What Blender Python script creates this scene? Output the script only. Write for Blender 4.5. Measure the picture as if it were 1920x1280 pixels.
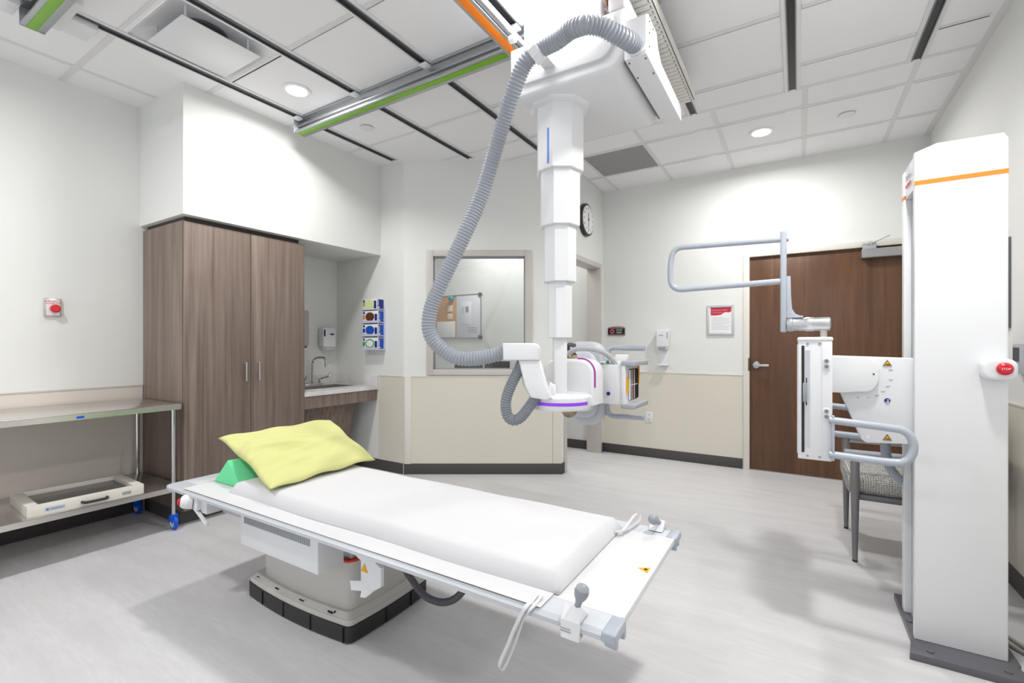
import bpy, bmesh, math, random
from mathutils import Vector, Matrix
random.seed(4)
S = bpy.context.scene
for o in list(bpy.data.objects): bpy.data.objects.remove(o)
COL = S.collection
R = math.radians
# ------------------------------------------------------------------ camera
CAMH = 1.264
YAW = 31.5
cam = bpy.data.cameras.new('camera'); cam.sensor_width = 36; cam.lens = 873 / 1920 * 36
cam.shift_y = 6 / 1920; cam.clip_start = 0.05
co = bpy.data.objects.new('camera', cam); COL.objects.link(co)
co.location = (0, 0, CAMH); co.rotation_euler = (R(90), 0, R(YAW))
S.camera = co
# ------------------------------------------------------------------ world, exposure
w = bpy.data.worlds.new('world'); S.world = w; w.use_nodes = True
w.node_tree.nodes['Background'].inputs[0].default_value = (0.95, 0.975, 1, 1)
w.node_tree.nodes['Background'].inputs[1].default_value = .9
S.view_settings.view_transform = 'Standard'; S.view_settings.look = 'None'
S.view_settings.gamma = 1; S.view_settings.use_curve_mapping = False
S.view_settings.exposure = 0.36
CZ = 3.07
def lamp(name, x, y, z, power, size=.22, col=(1, .985, .96), spread=172):
    l = bpy.data.lights.new(name, 'AREA'); l.shape = 'DISK'; l.size = size; l.energy = power
    l.color = col; l.spread = R(spread)
    o = bpy.data.objects.new(name, l); COL.objects.link(o); o.location = (x, y, z)
    return o
DOWN = [(-3.03, 2.02, 15), (.305, 2.02, 28), (-3.03, 0, 22), (-1.03, -.1, 4), (.305, 0, 5.5), (-.26, 4.48, 22)]
for x, y, p in DOWN: lamp('downlight_lamp', x, y, CZ - .012, p)
PL = lamp('panel_lamp', -1.025, 1.92, CZ - .012, 9.5, .55, spread=170); PL.data.shape = 'RECTANGLE'; PL.data.size_y = .72
lamp('control_room_lamp', -3.4, 4.75, CZ - .03, 12.5, .5)
lamp('corridor_lamp', -2.7, 4.9, CZ - .03, 5.5, .3)

# ------------------------------------------------------------------ materials
def srgb(r, g=None, b=None):
    if g is None: g = b = r
    f = lambda v: (v / 255 / 12.92) if v / 255 <= .04045 else ((v / 255 + .055) / 1.055) ** 2.4
    return (f(r), f(g), f(b), 1)
def mat(name, col, rough=.5, metal=0, spec=.5, emit=None, es=0, bump=0, bscale=60):
    m = bpy.data.materials.new(name); m.use_nodes = True
    n = m.node_tree.nodes; l = m.node_tree.links; p = n['Principled BSDF']
    p.inputs['Base Color'].default_value = col; p.inputs['Roughness'].default_value = rough
    p.inputs['Metallic'].default_value = metal; p.inputs['Specular IOR Level'].default_value = spec
    if emit: p.inputs['Emission Color'].default_value = emit; p.inputs['Emission Strength'].default_value = es
    # faint procedural variation so nothing is perfectly flat
    tc = n.new('ShaderNodeTexCoord'); nz = n.new('ShaderNodeTexNoise'); nz.inputs['Scale'].default_value = bscale
    l.new(tc.outputs['Object'], nz.inputs['Vector'])
    mx = n.new('ShaderNodeMix'); mx.data_type = 'RGBA'; mx.inputs[0].default_value = 0
    mr = n.new('ShaderNodeMapRange'); mr.inputs[3].default_value = rough * .93; mr.inputs[4].default_value = min(1, rough * 1.07)
    l.new(nz.outputs['Fac'], mr.inputs[0]); l.new(mr.outputs[0], p.inputs['Roughness'])
    n.remove(mx)
    if bump:
        b = n.new('ShaderNodeBump'); b.inputs['Strength'].default_value = bump; b.inputs['Distance'].default_value = .002
        l.new(nz.outputs['Fac'], b.inputs['Height']); l.new(b.outputs[0], p.inputs['Normal'])
    return m
def stretched(name, c1, c2, scale, rough, bump=.1, detail=8, c3=None, wave=None):
    m = mat(name, c1, rough); n = m.node_tree.nodes; l = m.node_tree.links; p = n['Principled BSDF']
    tc = n.new('ShaderNodeTexCoord'); mp = n.new('ShaderNodeMapping'); mp.inputs['Scale'].default_value = scale
    nz = n.new('ShaderNodeTexNoise'); nz.inputs['Scale'].default_value = 1; nz.inputs['Detail'].default_value = detail
    nz.inputs['Roughness'].default_value = .62; nz.inputs['Distortion'].default_value = .35
    cr = n.new('ShaderNodeValToRGB'); cr.color_ramp.elements[0].position = .3; cr.color_ramp.elements[1].position = .7
    cr.color_ramp.elements[0].color = c1; cr.color_ramp.elements[1].color = c2
    l.new(tc.outputs['Object'], mp.inputs[0]); l.new(mp.outputs[0], nz.inputs['Vector']); l.new(nz.outputs['Fac'], cr.inputs[0])
    out = cr.outputs[0]
    if c3:
        n2 = n.new('ShaderNodeTexNoise'); n2.inputs['Scale'].default_value = 1.0; n2.inputs['Detail'].default_value = 3
        mp2 = n.new('ShaderNodeMapping'); mp2.inputs['Scale'].default_value = tuple(s * .18 for s in scale)
        l.new(tc.outputs['Object'], mp2.inputs[0]); l.new(mp2.outputs[0], n2.inputs['Vector'])
        mx = n.new('ShaderNodeMix'); mx.data_type = 'RGBA'; mx.inputs[7].default_value = c3
        mr = n.new('ShaderNodeMapRange'); mr.inputs[1].default_value = .42; mr.inputs[2].default_value = .68; mr.inputs[4].default_value = .75
        l.new(n2.outputs['Fac'], mr.inputs[0]); l.new(mr.outputs[0], mx.inputs[0]); l.new(out, mx.inputs[6]); out = mx.outputs[2]
    l.new(out, p.inputs['Base Color'])
    if bump:
        b = n.new('ShaderNodeBump'); b.inputs['Strength'].default_value = bump; b.inputs['Distance'].default_value = .001
        l.new(nz.outputs['Fac'], b.inputs['Height']); l.new(b.outputs[0], p.inputs['Normal'])
    return m
WALL = mat('wall_paint', srgb(228, 229, 227), .75, bump=.05, bscale=250)
CEIL = mat('ceiling_tile', srgb(238, 238, 240), .9, bump=.25, bscale=320)
GRID = mat('ceiling_grid', srgb(222, 221, 221), .6)
DIMG = mat('gap_shade', srgb(70, 70, 70), .8)
WAIN = mat('wainscot', srgb(216, 211, 199), .5)
WAINL = mat('wainscot_left', srgb(218, 210, 203), .5)
BASE = mat('baseboard_rubber', srgb(72, 68, 69), .55)
CASE = mat('door_casing', srgb(198, 193, 188), .45)
WHITE = mat('white_enamel', srgb(226, 227, 230), .32)
WHITE2 = mat('soft_white_plastic', srgb(226, 227, 230), .42)
OFFW = mat('off_white_frame', srgb(222, 218, 210), .4)
LGREY = mat('light_grey_plastic', srgb(196, 200, 206), .4)
BGREY = mat('blue_grey_metal', srgb(172, 179, 190), .33)
MGREY = mat('mid_grey_plastic', srgb(150, 155, 163), .4)
DGREY = mat('dark_grey_metal', srgb(92, 93, 99), .38)
BODYG = mat('table_base_grey', srgb(196, 194, 190), .42)
BLACK = mat('black_rubber', srgb(38, 38, 40), .45)
BLK = mat('black_print', srgb(22, 22, 24), .6)
CHROME = mat('chrome', srgb(205, 205, 208), .12, 1)
ALU = mat('brushed_aluminium', srgb(190, 192, 195), .32, .9)
STEEL = mat('stainless_sheet', srgb(222, 218, 214), .24, .95)
SHEET = mat('white_cotton', srgb(210, 210, 213), .85, bump=.15, bscale=90)
MATW = mat('white_vinyl', srgb(214, 214, 216), .5)
HOSE = mat('ribbed_hose_grey', srgb(158, 163, 172), .38)
HOSED = mat('ribbed_hose_dark', srgb(86, 87, 92), .45)
GREEN = mat('green_strip', srgb(118, 178, 10), .35)
ORANGE = mat('orange_strip', srgb(255, 136, 0), .35)
ORS = mat('orange_band', srgb(232, 128, 36), .4)
RED = mat('red_button', srgb(205, 24, 44), .28)
REDP = mat('red_print', srgb(196, 30, 60), .5)
PURP = mat('purple_led', srgb(118, 52, 190), .3, emit=srgb(130, 60, 210), es=.35)
MAGEN = mat('magenta_led', srgb(150, 40, 145), .3, emit=srgb(160, 40, 160), es=.12)
BLUEL = mat('blue_strip', srgb(112, 150, 222), .4)
BLUE = mat('blue_plastic', srgb(10, 84, 205), .4)
NAVY = mat('navy_print', srgb(24, 40, 130), .5)
ROYAL = mat('royal_blue_print', srgb(22, 84, 190), .5)
LIME = mat('lime_print', srgb(120, 200, 60), .5)
PALEY = mat('pale_yellow_print', srgb(222, 232, 160), .6)
GRN = mat('green_print', srgb(20, 160, 80), .5)
BROWN = mat('brown_print', srgb(92, 52, 24), .5)
ORP = mat('orange_print', srgb(236, 132, 50), .5)
LENS = mat('lamp_lens', (1, 1, 1, 1), .5, emit=(1, .99, .96, 1), es=14)
AMBER = mat('amber_label', srgb(232, 168, 20), .5)
PAPER = mat('paper', srgb(236, 236, 238), .7)
FOAM = mat('green_foam', srgb(112, 222, 160), .8, bump=.3, bscale=200)
COIL = mat('copper_connector', srgb(160, 140, 120), .25, .9)
GLASSREFL = mat('glass_wood_reflection', srgb(78, 60, 46), .08)  # brown base colour imitates wood reflected in the collimator window
CORK = mat('cork', srgb(206, 160, 116), .9, bump=.3, bscale=150)
BOARD = mat('whiteboard', srgb(226, 228, 234), .3)
BEIGE = mat('adapter_beige', srgb(190, 186, 176), .4)
TEAL = mat('teal_plastic', srgb(40, 170, 190), .4)
SIGNB = mat('sign_brown', srgb(128, 108, 100), .4)
GRILL = mat('grille_grey', srgb(150, 150, 150), .7, bump=.8, bscale=400)
CABL = stretched('laminate_wood', srgb(96, 81, 73), srgb(148, 132, 122), (34, 34, 1.0), .42, .05, c3=srgb(108, 92, 83))
CABD = stretched('laminate_wood_apron', srgb(112, 97, 88), srgb(150, 134, 125), (26, 26, 1.6), .42, .05)
DOORW = stretched('walnut_door', srgb(84, 55, 36), srgb(114, 79, 53), (22, 22, 1.5), .38, .05, c3=srgb(80, 52, 34))
FLOOR = stretched('vinyl_floor', srgb(201, 201, 203), srgb(212, 211, 213), (9, 60, 1), .42, .12, c3=srgb(198, 197, 199))
MARBLE = stretched('stone_counter', srgb(206, 205, 206), srgb(232, 231, 231), (7, 7, 7), .25, 0)
PILW = mat('yellow_pillowcase', srgb(206, 207, 140), .85, bump=.25, bscale=45)
# tweed seat fabric
TWEED = mat('tweed', srgb(150, 145, 138), .95)
_n = TWEED.node_tree.nodes; _l = TWEED.node_tree.links
_tc = _n.new('ShaderNodeTexCoord'); _nz = _n.new('ShaderNodeTexNoise'); _nz.inputs['Scale'].default_value = 160
_w1 = _n.new('ShaderNodeTexWave'); _w1.bands_direction = 'X'; _w1.inputs['Scale'].default_value = 26; _w1.inputs['Distortion'].default_value = 3
_w2 = _n.new('ShaderNodeTexWave'); _w2.bands_direction = 'Z'; _w2.inputs['Scale'].default_value = 30; _w2.inputs['Distortion'].default_value = 3
_a = _n.new('ShaderNodeMath'); _a.operation = 'MULTIPLY'; _b = _n.new('ShaderNodeMath'); _b.operation = 'MULTIPLY_ADD'; _b.inputs[1].default_value = .5
_cr = _n.new('ShaderNodeValToRGB'); _cr.color_ramp.elements[0].position = .32; _cr.color_ramp.elements[1].position = .85
_cr.color_ramp.elements[0].color = srgb(78, 76, 74); _cr.color_ramp.elements[1].color = srgb(184, 182, 178)
for q in (_nz, _w1, _w2): _l.new(_tc.outputs['Object'], q.inputs['Vector'])
_l.new(_w1.outputs['Fac'], _a.inputs[0]); _l.new(_w2.outputs['Fac'], _a.inputs[1])
_l.new(_a.outputs[0], _b.inputs[0]); _l.new(_nz.outputs['Fac'], _b.inputs[2]); _l.new(_b.outputs[0], _cr.inputs[0])
_l.new(_cr.outputs[0], _n['Principled BSDF'].inputs['Base Color'])
# clear glass pane
GLASS = bpy.data.materials.new('clear_glass'); GLASS.use_nodes = True
_n = GLASS.node_tree.nodes; _l = GLASS.node_tree.links; _n.remove(_n['Principled BSDF'])
_t = _n.new('ShaderNodeBsdfTransparent'); _t.inputs[0].default_value = (.97, .98, .98, 1)
_g = _n.new('ShaderNodeBsdfGlossy'); _g.inputs['Roughness'].default_value = .02
_f = _n.new('ShaderNodeFresnel'); _f.inputs[0].default_value = 1.5
_m = _n.new('ShaderNodeMixShader'); _l.new(_f.outputs[0], _m.inputs[0]); _l.new(_t.outputs[0], _m.inputs[1]); _l.new(_g.outputs[0], _m.inputs[2])
_l.new(_m.outputs[0], _n['Material Output'].inputs[0])

# ------------------------------------------------------------------ mesh helpers (all geometry in world metres)
def BM(): return bmesh.new()
def box(bm, x0, x1, y0, y1, z0, z1, bev=0, seg=2, M=None):
    vs = [bm.verts.new((x, y, z)) for x in (x0, x1) for y in (y0, y1) for z in (z0, z1)]
    F = [(0, 1, 3, 2), (4, 6, 7, 5), (0, 4, 5, 1), (2, 3, 7, 6), (0, 2, 6, 4), (1, 5, 7, 3)]
    fs = [bm.faces.new([vs[i] for i in f]) for f in F]
    if M:
        for v in vs: v.co = M @ v.co
    if bev:
        es = list({e for f in fs for e in f.edges})
        bmesh.ops.bevel(bm, geom=es, offset=bev, segments=seg, profile=.5, affect='EDGES', clamp_overlap=True)
    return bm
def prism(bm, pts, axis, a, b, bev=0, seg=2, M=None):
    """extrude a 2D outline; axis 'y': pts are (x,z); 'x': (y,z); 'z': (x,y)"""
    def P(p, d): return {'y': (p[0], d, p[1]), 'x': (d, p[0], p[1]), 'z': (p[0], p[1], d)}[axis]
    A = [bm.verts.new(P(p, a)) for p in pts]; B = [bm.verts.new(P(p, b)) for p in pts]
    n = len(pts); fs = [bm.faces.new(A), bm.faces.new(B[::-1])]
    for i in range(n): fs.append(bm.faces.new((A[i], B[i], B[(i + 1) % n], A[(i + 1) % n])))
    bmesh.ops.recalc_face_normals(bm, faces=fs)
    if M:
        for v in A + B: v.co = M @ v.co
    if bev:
        es = [e for e in {e for f in fs[:2] for e in f.edges}]
        bmesh.ops.bevel(bm, geom=es, offset=bev, segments=seg, profile=.5, affect='EDGES', clamp_overlap=True)
    return bm
def rrect(x0, x1, y0, y1, r, n=6, corners=(1, 1, 1, 1)):
    out = []
    for k, (cx, cy, a) in enumerate([(x1 - r, y1 - r, 0), (x0 + r, y1 - r, 90), (x0 + r, y0 + r, 180), (x1 - r, y0 + r, 270)]):
        if corners[k]:
            for i in range(n + 1):
                t = R(a + 90 * i / n); out.append((cx + r * math.cos(t), cy + r * math.sin(t)))
        else:
            out.append([(x1, y1), (x0, y1), (x0, y0), (x1, y0)][k])
    return out
def frame_to(p0, p1):
    d = Vector(p1) - Vector(p0); q = d.to_track_quat('Z', 'Y')
    return Matrix.Translation(Vector(p0)) @ q.to_matrix().to_4x4(), d.length
def lathe(bm, prof, p0, p1, seg=32, rot=0):
    """prof: list of (r, fraction of length)"""
    M, L = frame_to(p0, p1); rings = []
    for r, h in prof:
        if r < 1e-5: rings.append([bm.verts.new(M @ Vector((0, 0, h * L)))])
        else: rings.append([bm.verts.new(M @ Vector((r * math.cos(2 * math.pi * i / seg + rot), r * math.sin(2 * math.pi * i / seg + rot), h * L))) for i in range(seg)])
    fs = []
    for a, b in zip(rings, rings[1:]):
        for i in range(seg):
            j = (i + 1) % seg
            if len(a) == 1 and len(b) == 1: continue
            if len(a) == 1: fs.append(bm.faces.new((a[0], b[i], b[j])))
            elif len(b) == 1: fs.append(bm.faces.new((a[i], a[j], b[0])))
            else: fs.append(bm.faces.new((a[i], a[j], b[j], b[i])))
    if len(rings[0]) > 1: fs.append(bm.faces.new(rings[0][::-1]))
    if len(rings[-1]) > 1: fs.append(bm.faces.new(rings[-1]))
    bmesh.ops.recalc_face_normals(bm, faces=fs)
    return bm
def cyl(bm, p0, p1, r, r2=None, seg=24, bev=.0, rot=0):
    r2 = r if r2 is None else r2; L = (Vector(p1) - Vector(p0)).length
    if bev:
        k = bev / L; prof = [(r - bev, 0), (r, k), (r2, 1 - k), (r2 - bev, 1)]
    else: prof = [(r, 0), (r2, 1)]
    return lathe(bm, prof, p0, p1, seg, rot)
def ball(bm, c, r, sz=1, seg=20):
    c = Vector(c); n = 10
    prof = [(max(0, r * math.sin(math.pi * i / n)) if 0 < i < n else 0, i / n * 0 + (1 - math.cos(math.pi * i / n)) / 2) for i in range(n + 1)]
    return lathe(bm, prof, c - Vector((0, 0, r * sz)), c + Vector((0, 0, r * sz)), seg)
def catmull(P, step):
    P = [Vector(p) for p in P]; P = [2 * P[0] - P[1]] + P + [2 * P[-1] - P[-2]]; out = []
    dense = []
    for i in range(1, len(P) - 2):
        for k in range(40):
            t = k / 40; a, b, c, d = P[i - 1], P[i], P[i + 1], P[i + 2]
            dense.append(.5 * (2 * b + (c - a) * t + (2 * a - 5 * b + 4 * c - d) * t * t + (3 * b - a - 3 * c + d) * t ** 3))
    dense.append(P[-2])
    out = [dense[0]]; acc = 0
    for a, b in zip(dense, dense[1:]):
        L = (b - a).length
        while L > 0 and acc + L >= step:
            a = a + (b - a) * ((step - acc) / L); out.append(a.copy()); L = (b - a).length; acc = 0
        acc += L
    return out
def sweep(bm, pts, rf, seg=16, sec=None):
    n = len(pts); rings = []; up = None
    for i, p in enumerate(pts):
        t = (pts[min(i + 1, n - 1)] - pts[max(i - 1, 0)]).normalized()
        if up is None: up = t.orthogonal().normalized() if not sec else (Vector((0, 0, 1)) - t * t.z).normalized() if abs(t.z) < .95 else t.orthogonal().normalized()
        up = (up - t * up.dot(t)).normalized(); sd = t.cross(up)
        if sec: rings.append([bm.verts.new(p + sd * a + up * b) for a, b in sec])
        else:
            r = rf(i)
            rings.append([bm.verts.new(p + (sd * math.cos(2 * math.pi * k / seg) + up * math.sin(2 * math.pi * k / seg)) * r) for k in range(seg)])
    fs = []; m = len(rings[0])
    for a, b in zip(rings, rings[1:]):
        for k in range(m): fs.append(bm.faces.new((a[k], a[(k + 1) % m], b[(k + 1) % m], b[k])))
    fs.append(bm.faces.new(rings[0][::-1])); fs.append(bm.faces.new(rings[-1]))
    bmesh.ops.recalc_face_normals(bm, faces=fs)
    return bm
def tube(bm, P, r, seg=14, step=.012): return sweep(bm, catmull(P, step), lambda i: r, seg)
def hose(bm, P, r, pitch=.014, amp=.12, seg=20):
    pts = catmull(P, pitch / 4); k = [1, 1, 1 - amp, 1 - amp]
    return sweep(bm, pts, lambda i: r * k[i % 4], seg)
def rod(bm, P, r, bend=.05, seg=16):
    """straight runs joined by rounded bends"""
    P = [Vector(p) for p in P]; pts = [P[0]]
    for i in range(1, len(P) - 1):
        a = (P[i - 1] - P[i]).normalized(); b = (P[i + 1] - P[i]).normalized()
        L = min(bend, (P[i - 1] - P[i]).length * .49, (P[i + 1] - P[i]).length * .49)
        for k in range(9):
            t = k / 8; pts.append((P[i] + a * L) * (1 - t) ** 2 + 2 * t * (1 - t) * P[i] + (P[i] + b * L) * t * t)
    pts.append(P[-1])
    return sweep(bm, pts, lambda i: r, seg)
_tx = {}
def text(bm, s, size, O, ux, uy, align='CENTER', ext=.0006, sx=1):
    """write s with its centre line at O, running along ux, upright along uy"""
    cu = bpy.data.curves.new('txt', 'FONT'); cu.body = s; cu.size = size; cu.extrude = ext; cu.align_x = align; cu.align_y = 'CENTER'
    cu.resolution_u = 2
    t = bpy.data.objects.new('txt', cu); COL.objects.link(t)
    dg = bpy.context.evaluated_depsgraph_get(); me = bpy.data.meshes.new_from_object(t.evaluated_get(dg))
    ux = Vector(ux).normalized(); uy = Vector(uy).normalized(); uz = ux.cross(uy)
    M = Matrix.Translation(Vector(O)) @ Matrix((ux, uy, uz)).transposed().to_4x4() @ Matrix.Diagonal((sx, 1, 1, 1))
    me.transform(M); bm.from_mesh(me)
    bpy.data.objects.remove(t); bpy.data.curves.remove(cu); bpy.data.meshes.remove(me)
    return bm
def obj(name, bm, m, parent=None, ang=35, label=None):
    me = bpy.data.meshes.new(name)
    bmesh.ops.recalc_face_normals(bm, faces=bm.faces[:]) if False else None
    bm.to_mesh(me); bm.free()
    for p in me.polygons: p.use_smooth = True
    me.set_sharp_from_angle(angle=R(ang))
    me.materials.append(m)
    o = bpy.data.objects.new(name, me); COL.objects.link(o)
    if parent:
        o.parent = parent
        q = parent
        while q.parent: q = q.parent
        if parent.parent is None and parent.type == 'EMPTY': o.matrix_parent_inverse = Matrix.Translation(-parent.location)
    if label: o['label'] = label
    return o
def tag(o, label, cat, group=None, kind=None):
    o['label'] = label; o['category'] = cat
    if group: o['group'] = group
    if kind: o['kind'] = kind
    return o
def thing(name, label, cat, loc, group=None):
    o = bpy.data.objects.new(name, None); COL.objects.link(o); o.location = loc; o.empty_display_size = .1
    return tag(o, label, cat, group)
def struct(name, bm, m, parent=None, ang=35, label=None):
    o = obj(name, bm, m, parent, ang)
    if not parent: o['kind'] = 'structure'
    return o
def copy_tree(o, d, label=None):
    def cp(s, par):
        c = s.copy(); COL.objects.link(c)
        if par: c.parent = par
        for ch in [q for q in bpy.data.objects if q.parent == s]: cp(ch, c)
        return c
    r = cp(o, None); r.location = o.location + Vector(d)
    if label: r['label'] = label
    return r
ROT = Matrix.Rotation(R(YAW), 4, 'Z')      # window wall frame: (s, t, z)

# ------------------------------------------------------------------ room shell
XL, XR, YB = -4.28, .97, 5.28
YF = -2.6
XC, ZS = -1.97, 2.167            # side wall with doorway; soffit height
b = BM(); box(b, -5.4, XR + .1, YF, YB + 1.5, -.1, 0); struct('floor', b, FLOOR)
HX0, HX1, HY0, HY1 = -3.33, -2.73, 1.13, 1.69     # opening of the air diffuser
b = BM()
for q in ((-5.4, HX0, YF, YB + .2), (HX1, XR + .1, YF, YB + .2), (HX0, HX1, YF, HY0), (HX0, HX1, HY1, YB + .2)): box(b, *q, CZ, CZ + .12)
ceiling = struct('ceiling', b, CEIL)
TX = [-3.36, -2.695, -2.03, -1.36, -.69, -.03, .64]
b = BM(); g = .016
ZG = CZ - .004
def bar(x0, x1, y0, y1): box(b, x0, x1, y0, y1, ZG, CZ + .001 + (ZG - CZ) * .1)
for X in (.66, .05, -.56, -1.17, -1.78): bar(X - g, X + g, 3.86, YB)
ZG = CZ - .0035
bar(.93, XR, YF, YB); bar(-4.0 - g, -4.0 + g, YF, 1.54); bar(-1.97, -1.94, 4.15, YB)
ZG = CZ - .0045
edges = [XL] + TX + [.95]
for Y in (4.78, 4.17): bar(-1.97, .93, Y - g, Y + g)
bar(-2.7, .93, 3.84, 3.87)
for Y in (3.53, 2.93, 2.32, 1.71, 1.10, .49, -.12, -.73, -1.34, -1.95):
    for i, (a, c) in enumerate(zip(edges, edges[1:])):
        if Y > 1.53 and i == 0: a = -3.6
        gg = g if (i + int(Y * 10)) % 3 else g * .6
        bar(a + (.05 if i else 0), c - .05, Y - gg, Y + gg)
struct('tile_grid', b, GRID, ceiling)
b = BM()
for X in (.66, .05, -.56, -1.17, -1.78):
    pass
for Y in (4.795, 4.185, 3.545, 2.945, 2.335, 1.725):
    for i, (a, c) in enumerate(zip(edges, edges[1:])):
        if (Y > 2.9 and i < 3) or (i == 0): continue
        box(b, a + .05, c - .05, Y, Y + .0035, CZ - .0046, CZ)
struct('tile_gap_shade', b, DIMG, ceiling)  # thin dark strips painting the shadow line along the grid bars

def wallpiece(name, boxes, m=WALL, M=None):
    b = BM()
    for q in boxes: box(b, *q, M=M)
    return struct(name, b, m)
wallpiece('wall_left', [(XL - .12, XL, YF, 3.45, 0, CZ)])
wallpiece('wall_right', [(XR, XR + .12, YF, YB + .12, 0, CZ)])
DX0, DX1, DH = -.415, .805, 2.15
wallpiece('wall_back', [(-5.4, DX0, YB, YB + .12, 0, CZ), (DX1, XR, YB, YB + .12, 0, CZ), (DX0, DX1, YB, YB + .12, DH, CZ)])
wallpiece('wall_alcove', [(XL, -3.283, 3.33, 3.45, 0, CZ), (-5.4, XL, 3.33, 3.45, 0, CZ)])
s0, s1, T0 = -1.0595, .481, 4.555
WS0, WS1, WZ0, WZ1 = -.772, .130, 1.019, 2.130
wallpiece('wall_window', [(s0, WS0, T0, T0 + .12, 0, CZ), (WS1, s1, T0, T0 + .12, 0, CZ), (WS0, WS1, T0, T0 + .12, 0, WZ0), (WS0, WS1, T0, T0 + .12, WZ1, CZ)], M=ROT)
OY0, OY1, OH = 4.24, 5.16, 2.155
wallpiece('wall_doorway', [(XC - .14, XC, 4.146, OY0, 0, CZ), (XC - .14, XC, OY1, YB, 0, CZ), (XC - .14, XC, OY0, OY1, OH, CZ)])
wallpiece('wall_control_room', [(-5.52, -5.4, 3.33, YB + .12, 0, CZ)])
SY0 = 1.548
wallpiece('wall_soffit', [(XL, -3.6, SY0, 3.33, ZS, CZ)])

# wainscot panels, caps, baseboards
def trim(n, boxes, m, M=None, bev=0):
    b = BM()
    for q in boxes: box(b, *q, bev=bev, M=M)
    return struct(f'trim_{n}', b, m)
WH = .95; e = .007
trim(1, [(XL, XL + e, YF, 1.56, .1, WH)], WAINL)
trim(2, [(-3.62, -3.283, 3.33 - e, 3.33, .1, WH)], WAIN)
trim(3, [(s0, .395, T0 - e, T0, .1, WH), (.401, s1 + e * .6, T0 - e, T0, .1, WH)], WAIN, ROT)
trim(4, [(XC - .0, DX0 - .06, YB - e, YB, .1, WH)], WAIN)
trim(5, [(XR - e, XR, YF, YB, .1, WH)], WAIN)
trim(6, [(XL, XL + .012, YF, 1.56, WH, WH + .008)], CASE)
trim(7, [(s0 + .006, s1, T0 - .012, T0, WH, WH + .008)], OFFW, ROT)
trim(8, [(XC, DX0 - .06, YB - .012, YB, WH, WH + .008), (DX1 + .06, XR, YB - .012, YB, WH, WH + .008)], OFFW)
trim(9, [(XR - .012, XR, YF, YB, WH, WH + .008)], OFFW)
trim(10, [(s0 + .012, s0 + .075, T0 - .014, T0 - e, .1, WH + .004)], OFFW, ROT, .003)
trim(11, [(-3.62, -3.3, 3.318, 3.33, WH, WH + .008)], OFFW)
def bb(side, boxes, M=None):
    b = BM()
    for q in boxes: box(b, *q, 0, .104, bev=.002, M=M)
    struct('baseboard_' + side, b, BASE)
bb('left', [(XL, XL + .013, YF, 1.56)])
bb('alcove', [(XL, -3.29, 3.317, 3.33)])
bb('window', [(s0 + .004, s1 + .013, T0 - .013, T0)], ROT)
bb('doorway', [(XC, XC + .013, 4.14, 4.205), (XC, XC + .013, 5.2, YB)])
bb('back', [(XC, DX0 - .06, YB - .013, YB), (DX1 + .06, XR, YB - .013, YB), (-5.4, XC - .14, YB - .013, YB)])
bb('right', [(XR - .013, XR, YF, YB)])

# observation window
b = BM(); M = ROT
o0, o1, oz0, oz1 = WS0 - .063, WS1 + .063, WZ0 - .052, WZ1 + .057
for q in ((o0, WS0 + .003, oz0, oz1), (WS1 - .003, o1, oz0, oz1), (WS0 + .003, WS1 - .003, oz0, WZ0 + .003), (WS0 + .003, WS1 - .003, WZ1 - .003, oz1)):
    box(b, q[0], q[1], T0 - .02, T0 + .13, q[2], q[3], .003, M=M)
win = struct('window_1', b, CASE)
b = BM()
for q in ((WS0, WS0 + .014, WZ0, WZ1), (WS1 - .014, WS1, WZ0, WZ1), (WS0, WS1, WZ0, WZ0 + .014), (WS0, WS1, WZ1 - .014, WZ1)):
    box(b, q[0], q[1], T0 + .012, T0 + .05, q[2], q[3], .002, M=M)
struct('glazing_bead', b, MGREY, win)
b = BM(); box(b, WS0 + .008, WS1 - .008, T0 + .028, T0 + .036, WZ0 + .008, WZ1 - .008, M=M); struct('pane', b, GLASS, win)

# staff doorway casing
b = BM()
for q in ((OY0 - .05, OY0 + .004, 0, OH + .05), (OY1 - .004, OY1 + .05, 0, OH + .05), (OY0 + .004, OY1 - .004, OH - .004, OH + .05)):
    box(b, XC - .155, XC + .016, q[0], q[1], q[2], q[3], .003)
struct('trim_12', b, CASE)
# wood door + frame
b = BM()
for q in ((DX0 - .055, DX0 + .003, 0, DH + .055), (DX1 - .003, DX1 + .055, 0, DH + .055), (DX0 + .003, DX1 - .003, DH - .003, DH + .055)):
    box(b, q[0], q[1], YB - .018, YB + .12, q[2], q[3], .003)
struct('trim_13', b, OFFW)
b = BM(); box(b, DX0 + .004, DX1 - .004, YB + .012, YB + .056, .008, DH - .004, .002)
door = struct('door_1', b, DOORW)
b = BM(); lathe(b, [(.036, 0), (.036, .6), (.03, .9), (.012, 1)], (-.352, YB + .012, 1.06), (-.352, YB - .012, 1.06))
cyl(b, (-.352, YB, 1.06), (-.352, YB - .05, 1.06), .012)
box(b, -.362, -.235, YB - .062, YB - .044, 1.047, 1.071, .006); obj('door_handle', b, ALU, door)
b = BM(); box(b, -.425, -.412, YB - .02, YB + .03, 1.0, 1.13, .001); obj('strike_plate', b, DGREY, door)
b = BM(); box(b, .495, .80, YB - .055, YB + .012, 2.045, 2.125, .006, 3)
cl = obj('door_closer', b, mat('closer_metal', srgb(160, 160, 162), .35, .5), door)
b = BM(); box(b, 0, .17, -.012, .012, -.004, .004, .001, M=Matrix.Translation((.54, YB - .04, 2.16)) @ Matrix.Rotation(R(-22), 4, 'Y') @ Matrix.Rotation(R(-20), 4, 'Z'))
box(b, .50, .60, YB - .05, YB - .03, 2.125, 2.175, .002); cyl(b, (.56, YB - .04, 2.12), (.56, YB - .04, 2.185), .013)
obj('closer_arm', b, ALU, cl)

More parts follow.
